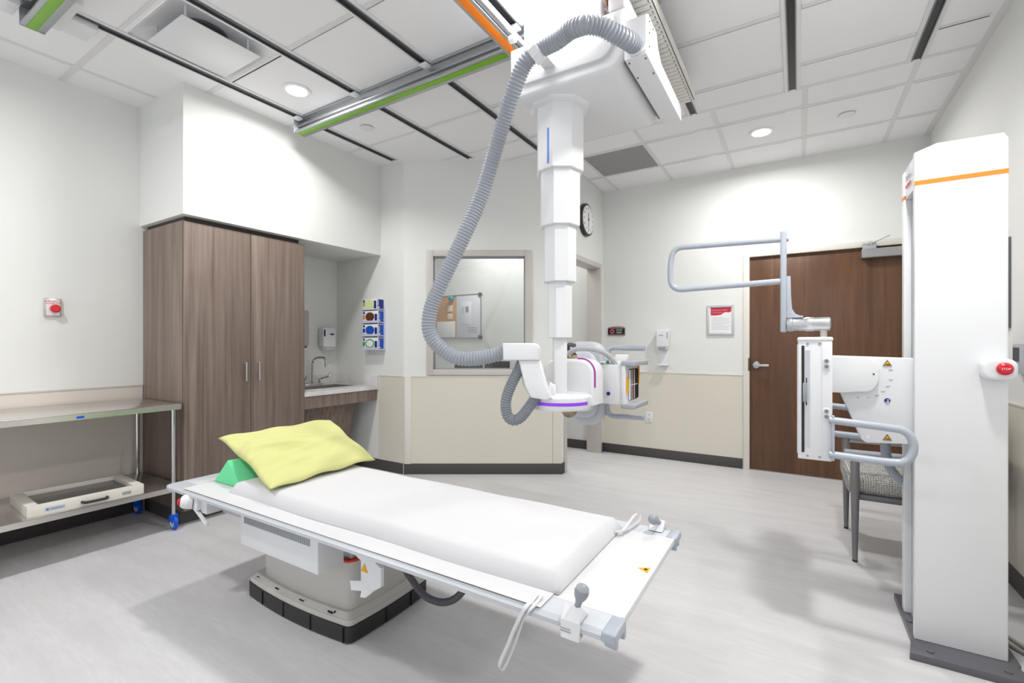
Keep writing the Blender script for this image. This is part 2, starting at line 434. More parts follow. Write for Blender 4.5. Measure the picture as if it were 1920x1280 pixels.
# ------------------------------------------------------------------ ceiling fixtures
def downlight(x, y, label):
    t = thing('recessed_downlight', label, 'ceiling light', (x, y, CZ), 'recessed round ceiling lights')
    b = BM(); lathe(b, [(.072, 0), (.095, .15), (.095, 1)], (x, y, CZ - .008), (x, y, CZ), 40); obj('trim_ring', b, WHITE2, t)
    b = BM(); cyl(b, (x, y, CZ - .010), (x, y, CZ - .006), .068, seg=32); obj('lens', b, LENS, t)
LL = ['round recessed ceiling light nearest the wall above the tall wood cabinet', 'recessed ceiling light above the white wall stand',
      'recessed ceiling light near the left wall, over the steel table',
      'recessed ceiling light above the camera position', 'recessed ceiling light near the right wall behind the camera',
      'round recessed ceiling light nearest the back wall with the wood door']
for (x, y, p), lb in zip(DOWN, LL): downlight(x, y, lb)
t = thing('ceiling_light_panel', 'glowing rectangular ceiling light between the orange bridge rails', 'ceiling light', (-1.025, 1.92, CZ))
b = BM(); box(b, -1.31, -.74, 1.55, 2.29, CZ - .006, CZ - .002); obj('diffuser', b, mat('panel_glow', (1, 1, 1, 1), .5, emit=(1, .995, .98, 1), es=1.6), t)
b = BM()
for q in ((-1.325, -1.31, 1.535, 2.305), (-.74, -.725, 1.535, 2.305), (-1.31, -.74, 1.535, 1.55), (-1.31, -.74, 2.29, 2.305)): box(b, *q, CZ - .01, CZ)
obj('panel_frame', b, WHITE2, t)
for (x, y), lb in (((-3.05, 2.67), 'flat white round sprinkler cover between black tracks left of the tube column'), ((.33, 4.48), 'flat white round sprinkler cover near the back right ceiling light')):
    b = BM(); lathe(b, [(.052, 0), (.055, .4), (.055, .6), (.03, .6), (.03, 1)], (x, y, CZ - .012), (x, y, CZ), 32)
    tag(obj('sprinkler_cover', b, WHITE2), lb, 'sprinkler cover', 'round ceiling covers')
TL = ['leftmost slotted black ceiling track, beside the air diffuser', 'black slotted ceiling track on the far side of the air diffuser, second from left',
      'third black slotted ceiling track from the left, crossing the green rail by the third clamp', 'slotted ceiling track beside the left orange bridge rail, above the white tube carriage',
      'slotted ceiling track ending just behind the carriage cable arm', 'black slotted ceiling track ending in front of the back ceiling light',
      'rightmost black slotted ceiling track near the right wall']
for i, X in enumerate(TX):
    y1 = 3.84 if i > 2 else (3.80 if i > 0 else 3.27)
    if i == 1: y1 = 3.62
    t = thing('ceiling_track', TL[i], 'ceiling track', (X, 1, CZ), 'slotted strut tracks in the ceiling')
    b = BM()
    for sgn in (-1, 1):
        box(b, X + sgn * .0335 - .0135, X + sgn * .0335 + .0135, YF, y1 + .02, CZ - .007, CZ + .002, .002)
    box(b, X - .02, X + .02, y1, y1 + .02, CZ - .007, CZ + .002)
    obj('side_frame', b, WHITE2, t)
    b = BM()
    for sgn in (-1, 1): box(b, X + sgn * .021 - .003, X + sgn * .021 + .003, YF, y1 + .004, CZ - .012, CZ + .002, .001)
    obj('channel_lip', b, DGREY, t)
    b = BM(); box(b, X - .018, X + .018, YF, y1, CZ - .0045, CZ + .004)
    obj('slot', b, BLACK, t)
# air diffuser
t = thing('air_diffuser', 'square white air diffuser plate hanging in a curved recess at top left', 'air vent', (-3.03, 1.41, CZ))
b = BM(); N = 24; vs = []
for i in range(N + 1):
    for j in range(N + 1):
        u, v = i / N, j / N; du = min(u, 1 - u); dv = min(v, 1 - v)
        d = min(1, min(du, dv) * 4.5); h = .065 * (1 - (1 - d) ** 2)
        vs.append(b.verts.new((HX0 + u * (HX1 - HX0), HY0 + v * (HY1 - HY0), CZ + h - .002)))
for i in range(N):
    for j in range(N): b.faces.new((vs[i * (N + 1) + j], vs[i * (N + 1) + j + 1], vs[(i + 1) * (N + 1) + j + 1], vs[(i + 1) * (N + 1) + j]))
b.normal_update(); bmesh.ops.solidify(b, geom=b.faces[:], thickness=-.004)
obj('diffuser_recess', b, WHITE2, t)
b = BM(); cyl(b, (-3.03, 1.41, CZ + .045), (-3.03, 1.41, CZ + .1), .13, seg=40); obj('duct_throat', b, DGREY, t)
b = BM(); box(b, -3.265, -2.84, 1.215, 1.65, CZ - .022, CZ - .016, .002)
for sx in (-.17, .17):
    for sy in (-.17, .17): cyl(b, (-3.03 + sx, 1.41 + sy, CZ - .014), (-3.03 + sx, 1.41 + sy, CZ + .062), .006, seg=10)
obj('face_plate', b, WHITE, t)
b = BM()
box(b, -1.762, -1.188, 4.187, 4.763, CZ - .006, CZ)
t = thing('return_grille', 'dark grey square return air grille in ceiling near back left corner', 'air grille', (-1.475, 4.475, CZ))
obj('perforated_plate', b, GRILL, t)
b = BM()
for q in ((-1.782, -1.762, 4.187, 4.763), (-1.188, -1.168, 4.187, 4.763), (-1.782, -1.168, 4.17, 4.187), (-1.782, -1.168, 4.763, 4.78)): box(b, *q, CZ - .008, CZ)
obj('grille_frame', b, GRID, t)

# ------------------------------------------------------------------ x-ray ceiling rails
GZ = 2.955
def green_rail(Y, x0, label, far):
    t = thing('ceiling_rail', label, 'ceiling rail', (x0, Y, GZ), 'green striped ceiling rails')
    b = BM()
    box(b, x0, 1.2 if far else .9, Y - .052, Y + .045, GZ, GZ + .012, .002)          # bottom flange
    box(b, x0, .9, Y - .01, Y + .045, GZ + .012, GZ + .05, .003)
    box(b, x0, .9, Y - .03, Y + .03, GZ + .05, GZ + .066, .003)
    box(b, x0, .9, Y - .014, Y + .03, GZ + .06, GZ + .10, .003)
    box(b, x0, .9, Y - .05, Y + .04, GZ + .096, CZ - .007, .002)
    for k in range(2): box(b, x0, .9, Y - .016, Y - .008, GZ + .02 + .017 * k, GZ + .026 + .017 * k, .001)
    obj('rail_profile', b, ALU, t)
    b = BM(); box(b, x0 + .004, .9, Y - .03, Y + .012, GZ - .004, GZ + .001, .001); obj('green_strip', b, GREEN, t)
    b = BM(); box(b, x0 - .004, x0, Y - .054, Y + .047, GZ - .002, GZ + .108); obj('end_cap', b, DGREY if not far else LGREY, t)
    for X in TX:
        if X < x0: continue
        for sg in (-1, 1):
            b = BM(); yc = Y + sg * .062
            box(b, X - .028, X + .028, yc - .028, yc + .028, CZ - .03, CZ - .012, .006, 3); cyl(b, (X, yc, CZ - .034), (X, yc, CZ - .028), .01, seg=16)
            obj('rail_clamp', b, WHITE2, t)
    return t
green_rail(2.31, -3.42, 'long aluminium ceiling rail with green strip running over the table', True)
gr = green_rail(.79, -3.50, 'aluminium ceiling rail with green strip cut by the top left corner', True)
# brackets beside the near green rail
b = BM(); box(b, -3.53, -3.40, .60, .72, CZ - .07, CZ - .004, .004); box(b, -3.53, -3.16, .84, .90, CZ - .05, CZ - .004, .004)
box(b, -3.54, -3.36, .90, 1.02, CZ - .04, CZ - .004, .004)
obj('mounting_plate', b, WHITE2, gr, label='white mounting plates beside the rail end')
# bridge with orange rails
OZ = 2.875
t = thing('rail_bridge', 'moving ceiling bridge of two aluminium rails with orange strips above the carriage', 'ceiling rail', (-1.05, 2.3, OZ))
for xc, nm in ((-1.335, -1), (-.745, 1)):
    b = BM(); box(b, xc - .04, xc + .04, .55, 3.05, OZ, OZ + .01, .002)
    box(b, xc - .005 * nm - .02, xc - .005 * nm + .02, .55, 3.05, OZ + .01, OZ + .078, .004)
    box(b, xc - .045 * nm - .02, xc - .045 * nm + .02, .55, 3.05, OZ + .012, OZ + .05, .008)
    obj('bridge_rail', b, ALU, t)
    b = BM(); box(b, xc - .022, xc + .022, .552, 3.048, OZ - .004, OZ + .001, .001); obj('orange_strip', b, ORANGE, t)
for Y in (.79, 2.31):
    b = BM(); box(b, -1.33, -.75, Y - .05, Y + .05, OZ + .055, OZ + .078, .004); obj('cross_tie', b, WHITE2, t)
b = BM()
box(b, -.71, -.585, .55, 3.28, OZ + .02, OZ + .024); box(b, -.712, -.706, .55, 3.28, OZ + .02, OZ + .075); box(b, -.589, -.583, .55, 3.28, OZ + .02, OZ + .075)
for k in range(64):
    y = .6 + k * .042
    box(b, -.70, -.593, y, y + .034, OZ + .012, OZ + .021, .003)
obj('cable_chain', b, mat('chain_white', srgb(222, 220, 214), .5), t)
b = BM()
for k in range(64):
    y = .6 + k * .042 + .010
    for X in (-.694, -.604):
        box(b, X, X + .006, y, y + .004, OZ + .0105, OZ + .013); box(b, X, X + .006, y + .01, y + .014, OZ + .0105, OZ + .013)
obj('chain_slot', b, BLACK, t)['kind'] = 'stuff'

# ------------------------------------------------------------------ ceiling x-ray unit (carriage, telescopic column, tube head)
CX, CY = -1.07, 2.23
XU = thing('ceiling_xray_unit', 'white ceiling mounted x-ray tube unit with telescopic column and ribbed hoses', 'x-ray machine', (CX, CY, .9))
b = BM()
out = rrect(-1.26, -.66, 2.51, 2.775, .07, 8, (0, 0, 1, 1))
prism(b, out, 'y', 2.03, 2.68, .02, 4)
cc = obj('carriage_cover', b, WHITE, XU)
b = BM(); prism(b, rrect(-1.225, -.705, 2.565, 2.75, .075, 8, (0, 0, 1, 1)), 'y', 2.014, 2.032, .006); obj('front_panel', b, WHITE, cc)
b = BM(); box(b, -1.18, -.77, 2.04, 2.6, 2.77, OZ + .02, .004); box(b, -1.2, -1.18, 2.08, 2.55, 2.79, OZ - .01, .003); obj('carriage_block', b, WHITE2, XU)
for X in (-1.28, -.79):
    for Y in (2.07, 2.56):
        b = BM(); cyl(b, (X, Y, OZ - .02), (X + .03, Y, OZ - .02), .02, seg=20); obj('carriage_roller', b, LGREY, XU)
b = BM(); box(b, -.735, -.655, 2.03, 2.68, 2.775, 2.85, .012, 3); obj('side_cover', b, WHITE, XU)
# cable arm on the right side
b = BM()
prism(b, [(2.0, 2.68), (2.03, 2.70), (2.17, 2.695), (2.20, 2.64), (2.26, 2.60), (2.66, 2.59), (2.70, 2.57), (2.705, 2.51), (2.0, 2.51)], 'x', -.648, -.55, .006, 3)
ca = obj('cable_arm', b, WHITE, XU)
for y, z in ((2.04, 2.67), (2.04, 2.62), (2.04, 2.56), (2.10, 2.67)):
    b = BM(); cyl(b, (-.552, y, z), (-.547, y, z), .004, seg=10); obj('screw', b, DGREY, ca)
for x in (-.635, -.562):
    for y in (2.03, 2.16): b = BM(); cyl(b, (x, y, 2.512), (x, y, 2.506), .004, seg=10); obj('screw', b, DGREY, ca)
b = BM(); box(b, -.664, -.645, 2.06, 2.66, 2.53, 2.58); obj('gap_shade', b, DGREY, ca)  # solid dark strip standing in for the shade between arm and cover
# octagonal telescopic column
b = BM(); lathe(b, [(.125, 0), (.15, .35), (.165, 1)], (CX, CY, 2.488), (CX, CY, 2.515), 8, R(22.5 + 31.5)); obj('column_collar', b, WHITE2, XU, 20)
stages = [(.119, 2.50, 2.163), (.102, 2.2, 1.880), (.083, 1.9, 1.591), (.062, 1.6, 1.300)]
for k, (r, zt, zb) in enumerate(stages):
    rr = r / math.cos(R(22.5)) * .985
    b = BM(); lathe(b, [(rr - .003, 0), (rr, .01), (rr, .99), (rr - .003, 1)], (CX, CY, zb), (CX, CY, zt), 8, R(22.5 + YAW))
    for a in range(8):
        if k < 3 and a % 2 == 0:
            th = R(YAW + 22.5 + 45 * a - 90); p = Vector((CX + (rr - .002) * math.cos(th), CY + (rr - .002) * math.sin(th), zb + .012))
            ball(b, p, .003, seg=8)
    st = obj('column_section', b, WHITE, XU, 20)
    if k == 0:
        b = BM()
        ro = Matrix.Translation((CX, CY, 0)) @ Matrix.Rotation(R(YAW - 45), 4, 'Z')
        box(b, .012, .026, -.1185, -.116, 2.185, 2.365, M=ro @ Matrix.Translation((0, 0, 0)), bev=.0005)
        obj('blue_strip', b, BLUEL, st)
b = BM(); box(b, -.036, .036, -.03, .03, .98, 1.36, .010, 3, M=Matrix.Translation((CX, CY, 0)) @ ROT); obj('column_section', b, WHITE, XU)
# head: round swivel base
b = BM()
lathe(b, [(.10, 0), (.150, .07), (.158, .25), (.158, .82), (.148, .95), (.10, 1)], (CX, CY, .925), (CX, CY, 1.01), 64)
hd = obj('swivel_base', b, WHITE, XU)
b = BM(); n = 40; inner = []; outer = []
for i in range(n + 1):
    th = R(YAW - 90 - 68 + 136 * i / n - 12)
    for z in (.958, .974): outer.append(b.verts.new((CX + .1595 * math.cos(th), CY + .1595 * math.sin(th), z)))
for i in range(n): b.faces.new((outer[2 * i], outer[2 * i + 2], outer[2 * i + 3], outer[2 * i + 1]))
b.normal_update(); bmesh.ops.solidify(b, geom=b.faces[:], thickness=.003)
obj('purple_light_band', b, PURP, hd)
# upright yoke behind the column
b = BM()
prism(b, rrect(-1.225, -.925, .94, 1.185, .075, 10, (1, 1, 0, 0)), 'y', 2.33, 2.50, .018, 4)
box(b, CX - .15, -.9285, 2.2, 2.4, .928, 1.0, .02, 4)
yk = obj('tube_yoke', b, WHITE, XU)
b = BM()
pts = [(-1.02, 1.188)] + [(-1.0 + .078 * math.sin(R(a)), 1.11 + .078 * math.cos(R(a))) for a in range(0, 91, 10)] + [(-.922, 1.035)]
sweep(b, [Vector((x, 2.352, z)) for x, z in pts], lambda i: .005, 8)
obj('magenta_light_band', b, MAGEN, yk)
b = BM(); lathe(b, [(.12, 0), (.15, .15), (.15, .8), (.13, 1)], (-1.14, 2.50, 1.03), (-1.14, 2.60, 1.03), 48); obj('yoke_disc', b, WHITE2, XU)
# tube housing with connectors
b = BM(); cyl(b, (-1.15, 2.68, .86), (-1.15, 2.68, 1.18), .085, bev=.02, seg=36); box(b, -1.15, -.98, 2.6, 2.76, .93, 1.11, .015, 3)
th = obj('tube_housing', b, WHITE2, XU)
b = BM()
for p0, p1 in (((-1.17, 2.57, 1.165), (-1.115, 2.45, 1.19)), ((-1.16, 2.55, .885), (-1.12, 2.46, .89))):
    b = BM()
    lathe(b, [(.032, 0), (.05, .1), (.047, .4), (.036, .42), (.036, .7), (.047, .72), (.047, .9), (.02, 1)], p0, p1, 28)
    obj('cable_connector', b, COIL, th)
b = BM(); tube(b, [(-1.15, 2.52, 1.215), (-1.13, 2.47, 1.262), (-1.08, 2.46, 1.258)], .012, step=.01); obj('connector_bracket', b, DGREY, th)
# collimator
b = BM(); box(b, -1.0, -.835, 2.555, 2.81, .925, 1.15, .006, 3); box(b, -.845, -.82, 2.548, 2.817, .918, 1.165, .006, 3)
for y in (2.556,):
    for x, z in ((-.85, 1.10), (-.85, .96), (-.99, .94), (-.99, 1.1)): cyl(b, (x, y, z), (x, y - .004, z), .004, seg=8)
cm = obj('collimator', b, WHITE, XU)
b = BM(); box(b, -.822, -.816, 2.62, 2.76, .945, 1.125); obj('light_window', b, GLASSREFL, cm)
b = BM()
box(b, -.816, -.812, 2.60, 2.625, .95, 1.12); box(b, -.817, -.813, 2.70, 2.704, .95, 1.12); box(b, -.817, -.813, 2.655, 2.66, .95, 1.12); box(b, -.817, -.813, 2.62, 2.76, 1.03, 1.034)
obj('window_frame', b, WHITE2, cm)
b = BM(); box(b, -.819, -.811, 2.76, 2.775, .95, 1.12); box(b, -.818, -.814, 2.735, 2.75, .95, 1.12); obj('dark_strip', b, BLK, cm)
b = BM(); box(b, -.819, -.812, 2.78, 2.802, 1.03, 1.135); box(b, -.819, -.812, 2.565, 2.585, .99, 1.08); obj('amber_label', b, AMBER, cm)
for z in (.905, 1.145):
    b = BM(); box(b, -.845, -.765, 2.545, 2.82, z, z + .028, .006, 3); obj('accessory_rail', b, mat('rail_grey', srgb(168, 170, 176), .4), cm)
b = BM(); cyl(b, (-.92, 2.556, .985), (-.92, 2.552, .985), .011, seg=24); obj('blue_symbol', b, NAVY, cm)
b = BM(); cyl(b, (-.975, 2.556, 1.0), (-.975, 2.552, 1.0), .004, seg=12); cyl(b, (-.93, 2.6, 1.15), (-.93, 2.6, 1.156), .008, seg=12)
obj('small_knob', b, BLK, cm)
b = BM(); box(b, -.985, -.855, 2.585, 2.72, 1.145, 1.166, .006, 3); box(b, -.93, -.86, 2.70, 2.75, 1.16, 1.205, .004); obj('top_housing', b, WHITE2, cm)
b = BM(); box(b, -.985, -.95, 2.56, 2.565, 1.15, 1.16); text(b, 'IRRADIA', .014, (-.93, 2.5845, 1.157), (1, 0, 0), (0, 0, 1)) if False else None
obj('print_mark', b, MGREY, cm)
# grey control unit with handles on the far side
b = BM()
prism(b, rrect(-1.32, -1.05, .745, 1.285, .10, 10), 'y', 2.80, 2.92, .03, 4)
prism(b, rrect(-1.28, -1.07, .80, 1.22, .08, 8), 'y', 2.74, 2.80, .02, 3)
cu = obj('control_panel_housing', b, LGREY, XU)
for sg, z0 in ((1, 1.245), (-1, .81)):
    b = BM()
    zi = 1.12 if sg > 0 else .93
    sec = [(-.016, -.014), (.016, -.014), (.018, 0), (.016, .014), (-.016, .014), (-.018, 0)]
    P = [Vector(p) for p in ((-1.085, 2.87, zi), (-1.055, 2.87, z0 - sg * .03))]
    pts = catmull([(-1.06, 2.87, zi), (-1.047, 2.87, z0 - sg * .06), (-1.036, 2.87, z0 - sg * .018), (-1.0, 2.87, z0), (-.93, 2.87, z0 - sg * .002), (-.80, 2.87, z0 - sg * .003)], .01)
    sweep(b, pts, lambda i: (.021 if i < 12 else .0165), 12)
    obj('control_handle', b, BGREY, cu)
b = BM(); box(b, -1.08, -.93, 2.83, 2.95, 1.12, 1.19, .02, 4); obj('display_arm', b, LGREY, cu)
# small arched hose
b = BM(); hose(b, [(-1.16, 2.47, 1.17), (-1.12, 2.46, 1.215), (-1.07, 2.46, 1.24), (-1.0, 2.5, 1.24), (-.93, 2.53, 1.215), (-.895, 2.58, 1.165), (-.89, 2.60, 1.13)], .0155, .010, .1, 16)
obj('arched_hose', b, mat('arched_hose_grey', srgb(180, 180, 184), .4), XU)
b = BM(); cyl(b, (-.935, 2.585, 1.155), (-.935, 2.585, 1.172), .009, seg=12); obj('green_button', b, GRN, cm)
# cable elbow left of the column
Rt = Matrix.Translation((0, 0, 0))
def cam_pt(px, py, t):
    u = (px - 960) / 873; v = (646 - py) / 873; s, c = math.sin(R(YAW)), math.cos(R(YAW))
    return Vector((t * (-s + u * c), t * (c + u * s), CAMH + t * v))
def W(s, t, z): return ROT @ Vector((s, t, z))
b = BM()
prism(b, rrect(-.046, .138, 1.187, 1.272, .035, 8, (1, 0, 0, 0)), 'y', 2.29, 2.39, .008, 3, M=ROT)
el = obj('cable_elbow', b, WHITE, XU)
b = BM()
prism(b, [(.032, 1.188), (.138, 1.188), (.178, 1.04), (.20, 1.0), (.17, .985), (.09, 1.0), (.06, 1.06)], 'y', 2.30, 2.385, .012, 3, M=ROT)
obj('cable_guide', b, WHITE, XU)
b = BM(); prism(b, [(.15, .99), (.22, .99), (.215, 1.06), (.19, 1.075), (.165, 1.03)], 'y', 2.33, 2.42, .01, 3, M=ROT)
obj('guide_bracket', b, WHITE2, XU)
b = BM()
HP = [(-.594, 2.01, 2.552), (-.60, 1.985, 2.556), (-.618, 1.926, 2.553), (-.654, 1.876, 2.564), (-.694, 1.838, 2.582), (-.744, 1.807, 2.588), (-.783, 1.806, 2.593), (-.827, 1.819, 2.60), (-.896, 1.84, 2.594), (-.993, 1.854, 2.592), (-1.061, 1.848, 2.552), (-1.122, 1.855, 2.46),
      (-1.235, 1.90, 2.285), (-1.354, 1.926, 2.034), (-1.434, 1.88, 1.819), (-1.526, 1.83, 1.603), (-1.588, 1.80, 1.442),
      (-1.586, 1.80, 1.31), (-1.503, 1.85, 1.212), (-1.40, 1.91, 1.192), (-1.262, 1.98, 1.224), (-1.22, 2.005, 1.236)]
hose(b, HP, .0382, .0155, .13, 22); obj('cable_hose', b, HOSE, XU)
b = BM(); lathe(b, [(.044, 0), (.048, .1), (.048, .9), (.044, 1)], (-1.03, 1.853, 2.572), (-.99, 1.855, 2.597), 8)
box(b, -1.05, -.99, 1.87, 2.02, 2.60, 2.625, .004); ball(b, (-1.0, 1.85, 2.545), .005, seg=8)
obj('hose_clamp', b, WHITE, XU)
b = BM(); lathe(b, [(.042, 0), (.042, 1)], (-.595, 1.994, 2.557), (-.595, 2.004, 2.555), 32); obj('hose_inlet', b, WHITE2, ca)
b = BM()
hose(b, [W(.055, 2.34, 1.19), W(.03, 2.34, 1.13), W(-.005, 2.34, 1.06), W(-.03, 2.34, .985), W(-.025, 2.34, .915), W(.005, 2.34, .885), W(.045, 2.34, .90), W(.085, 2.34, .95), W(.12, 2.34, 1.0)], .0285, .0125, .12, 20)
obj('lower_hose', b, mat('lower_hose_grey', srgb(128, 134, 142), .4), XU)

# ------------------------------------------------------------------ examination table
TX0, TX1, TY0, TY1, TZ = -2.79, -.385, 1.118, 1.88, .54
XT = thing('examination_table', 'white and grey floating x-ray examination table on a black skirted base', 'examination table', (-2.03, 1.54, 0))
b = BM(); RW = .085
def rim(y0, y1, out):
    pr = [(y0, TZ - .022), (y0, TZ - .010), (y0 + .012, TZ), (y1, TZ), (y1, TZ - .022)] if out < 0 else [(y0, TZ - .022), (y0, TZ), (y1 - .012, TZ), (y1, TZ - .010), (y1, TZ - .022)]
    prism(b, pr, 'x', TX0 + .012, TX1 - .036, .002)
rim(TY0, TY0 + RW, -1); rim(TY1 - RW, TY1, 1)
prism(b, [(TX0 + .012, TY0), (TX0 + .012, TY1), (TX0, TY1 - .03), (TX0, TY0 + .03)], 'z', TZ - .022, TZ, .003)
box(b, TX0 + .01, TX0 + .09, TY0 + RW, TY1 - RW, TZ - .022, TZ, .001)
obj('table_frame', b, LGREY, XT)
b = BM(); box(b, TX0 + .09, TX1 - .01, TY0 + RW, TY1 - RW, TZ - .018, TZ + .001, .001); tt = obj('table_top', b, MATW, XT)
b = BM(); box(b, TX1 - .013, TX1 - .0045, TY0 + RW, TY1 - RW, TZ - .018, TZ + .003, .001); obj('edge_strip', b, WHITE2, tt)
for (ya, yb_, sg) in ((TY0 - .004, TY0 + RW, 1), (TY1 - RW, TY1 + .004, -1)):
    b = BM()
    box(b, TX1 - .036, TX1 + .002, ya, yb_, TZ - .024, TZ + .003, .005, 3)
    y2 = ya + .018 if sg > 0 else yb_ - .018
    prism(b, [(TX1 - .034, TZ - .02), (TX1 - .002, TZ - .02), (TX1 - .002, TZ - .046), (TX1 - .034, TZ - .042)], 'y', min(y2, y2 + sg * .02), max(y2, y2 + sg * .02), .003)
    y3 = yb_ - .018 if sg > 0 else ya
    prism(b, [(TX1 - .02, TZ - .02), (TX1 + .001, TZ - .02), (TX1 + .001, TZ - .044), (TX1 - .02, TZ - .044)], 'y', y3, y3 + .018, .002)
    obj('corner_cap', b, BGREY, XT)
# undercarriage
b = BM(); box(b, -2.50, -2.05, 1.25, 1.76, .41, .519, .01, 3); box(b, -2.28, -1.655, 1.362, 1.75, .33, .518, .006, 3); box(b, -2.17, -1.72, 1.28, 1.40, .36, .516, .004)
obj('undercarriage', b, mat('undercarriage_grey', srgb(186, 190, 195), .42), XT)
b = BM(); box(b, -2.185, -1.625, 1.175, 1.30, .347, .519, .003)
vb = obj('ventilated_housing', b, WHITE2, XT)
b = BM()
for k in range(62):
    x = -2.155 + k * .0078
    box(b, x, x + .0036, 1.1742, 1.177, .45, .505)
obj('vent_slots', b, DGREY, vb)
b = BM(); box(b, -1.60, -1.46, 1.225, 1.262, .455, .485, .002); obj('guide_rail', b, BLACK, XT)
b = BM(); box(b, -2.26, -2.20, 1.205, 1.255, .465, .485, .002); obj('guide_rail', b, BLACK, XT)
# pedestal
def bulge(x0, x1, y0, y1, d, r=.05, n=10):
    """plan outline with convex front, back and ends"""
    out = []
    for k in range(n + 1):
        u = k / n; out.append((x0 + r + (x1 - x0 - 2 * r) * u, y0 - d * (1 - (2 * u - 1) ** 2)))
    for a in range(1, 6): out.append((x1 - r + r * math.sin(R(a * 15)), y0 + r - r * math.cos(R(a * 15))))
    for k in range(n + 1):
        u = k / n; out.append((x1 + d * .5 * (1 - (2 * u - 1) ** 2), y0 + r + (y1 - y0 - 2 * r) * u))
    for a in range(1, 6): out.append((x1 - r + r * math.cos(R(a * 15)), y1 - r + r * math.sin(R(a * 15))))
    for k in range(n + 1):
        u = k / n; out.append((x1 - r - (x1 - x0 - 2 * r) * u, y1 + d * (1 - (2 * u - 1) ** 2)))
    for a in range(1, 6): out.append((x0 + r - r * math.sin(R(a * 15)), y1 - r + r * math.cos(R(a * 15))))
    for k in range(n + 1):
        u = k / n; out.append((x0 - d * .5 * (1 - (2 * u - 1) ** 2), y1 - r - (y1 - y0 - 2 * r) * u))
    for a in range(1, 6): out.append((x0 + r - r * math.cos(R(a * 15)), y0 + r - r * math.sin(R(a * 15))))
    return out
b = BM(); prism(b, bulge(-2.37, -1.60, 1.305, 1.80, .022, .03), 'z', .005, .072, .003); sk = obj('bumper_skirt', b, BLACK, XT)
SEAM = mat('seam_dark', srgb(12, 12, 12), .7)
for x in (-2.21, -2.03, -1.835, -1.635):
    u = (x + 2.37) / .77; yy = 1.305 - .022 * (1 - (2 * u - 1) ** 2)
    b = BM(); box(b, x, x + .004, yy - .003, yy + .004, .008, .0715); obj('skirt_seam', b, SEAM, sk)
for y in (1.50, 1.66):
    b = BM(); box(b, -1.593, -1.586, y, y + .004, .008, .0715); obj('skirt_seam', b, SEAM, sk)
b = BM(); A = bulge(-2.366, -1.604, 1.309, 1.796, .022, .03)
def inset(P, k): cx = -1.985; cy = 1.552; return [(cx + (x - cx) * k, cy + (y - cy) * k) for x, y in P]
prism(b, A, 'z', .072, .098, .004, 3)
L1 = [b.verts.new((x, y, .097)) for x, y in inset(A, .985)]; L2 = [b.verts.new((x, y, .118)) for x, y in inset(A, .92)]
for i in range(len(A)): j = (i + 1) % len(A); b.faces.new((L1[i], L1[j], L2[j], L2[i]))
b.faces.new(L2)
obj('base_cover', b, BODYG, XT)
for x, y in ((-2.30, 1.316), (-2.12, 1.30), (-1.93, 1.298), (-1.74, 1.305)):
    b = BM(); box(b, x, x + .03, y, y + .006, .104, .1095); obj('foot_switch_mark', b, BLK, XT)
    b = BM(); box(b, x + .034, x + .039, y + .006, y + .022, .107, .1135); obj('foot_switch_mark', b, BLK, XT)
b = BM(); prism(b, bulge(-2.30, -1.635, 1.34, 1.755, .018, .05), 'z', .11, .328, .004)
pd = obj('pedestal', b, BODYG, XT)
b = BM(); prism(b, [(-1.69, 1.3325), (-1.655, 1.3405), (-1.632, 1.372), (-1.632, 1.40), (-1.69, 1.39)], 'z', .322, .332, .002)
obj('red_indicator', b, mat('red_lens', srgb(215, 50, 20), .35), pd)
b = BM()
prism(b, [(-1.455, .518), (-1.33, .518), (-1.32, .462), (-1.292, .45), (-1.292, .381), (-1.335, .353), (-1.375, .318), (-1.405, .312), (-1.398, .338), (-1.455, .325), (-1.462, .362), (-1.40, .376), (-1.40, .452), (-1.425, .462), (-1.43, .475), (-1.455, .485)], 'y', 1.195, 1.212, .003)
bk = obj('cassette_bracket', b, WHITE, XT)
b = BM(); tri = [(-.018, -.014), (.018, -.014), (0, .018)]
prism(b, [(-1.378 + x, .43 + z) for x, z in tri], 'y', 1.193, 1.196); obj('warning_label', b, AMBER, bk)
b = BM(); tube(b, [(-1.44, 1.42, .27), (-1.36, 1.40, .17), (-1.22, 1.38, .14), (-1.10, 1.38, .20), (-1.03, 1.40, .33), (-1.05, 1.42, .45)], .02); b.free()
b = BM(); hose(b, [(-1.60, 1.52, .36), (-1.50, 1.50, .30), (-1.422, 1.5, .236), (-1.375, 1.5, .20), (-1.315, 1.5, .187), (-1.243, 1.5, .198), (-1.173, 1.5, .245), (-1.10, 1.5, .35), (-1.07, 1.5, .45), (-1.06, 1.50, .515)], .015, .007, .1, 14)
obj('power_hose', b, HOSED, XT)
# emergency switch at the head end
b = BM(); box(b, -2.545, -2.49, 1.13, 1.25, .455, .518, .004); box(b, -2.50, -2.44, 1.15, 1.25, .44, .518, .004); es = obj('stop_switch', b, WHITE, XT)
b = BM(); lathe(b, [(.034, 0), (.036, .3), (.032, .8), (.024, 1)], (-2.545, 1.14, .490), (-2.572, 1.096, .496), 36); obj('switch_face', b, WHITE, es)
b = BM(); lathe(b, [(.015, 0), (.015, .7), (.009, 1)], (-2.571, 1.098, .4958), (-2.580, 1.083, .498), 24); obj('red_button', b, RED, es)
b = BM(); prism(b, [(-2.55, .466), (-2.53, .466), (-2.41, .41), (-2.405, .397)], 'y', 1.13, 1.146, .002); obj('lever', b, WHITE, es)
# warning triangle on top
b = BM(); prism(b, [(-.405, 1.48), (-.405, 1.52), (-.44, 1.50)], 'z', TZ + .001, TZ + .0022); obj('warning_label', b, AMBER, XT)
b = BM(); cyl(b, (-.415, 1.5, TZ + .002), (-.415, 1.5, TZ + .003), .006, seg=10); obj('warning_mark', b, BLK, XT)
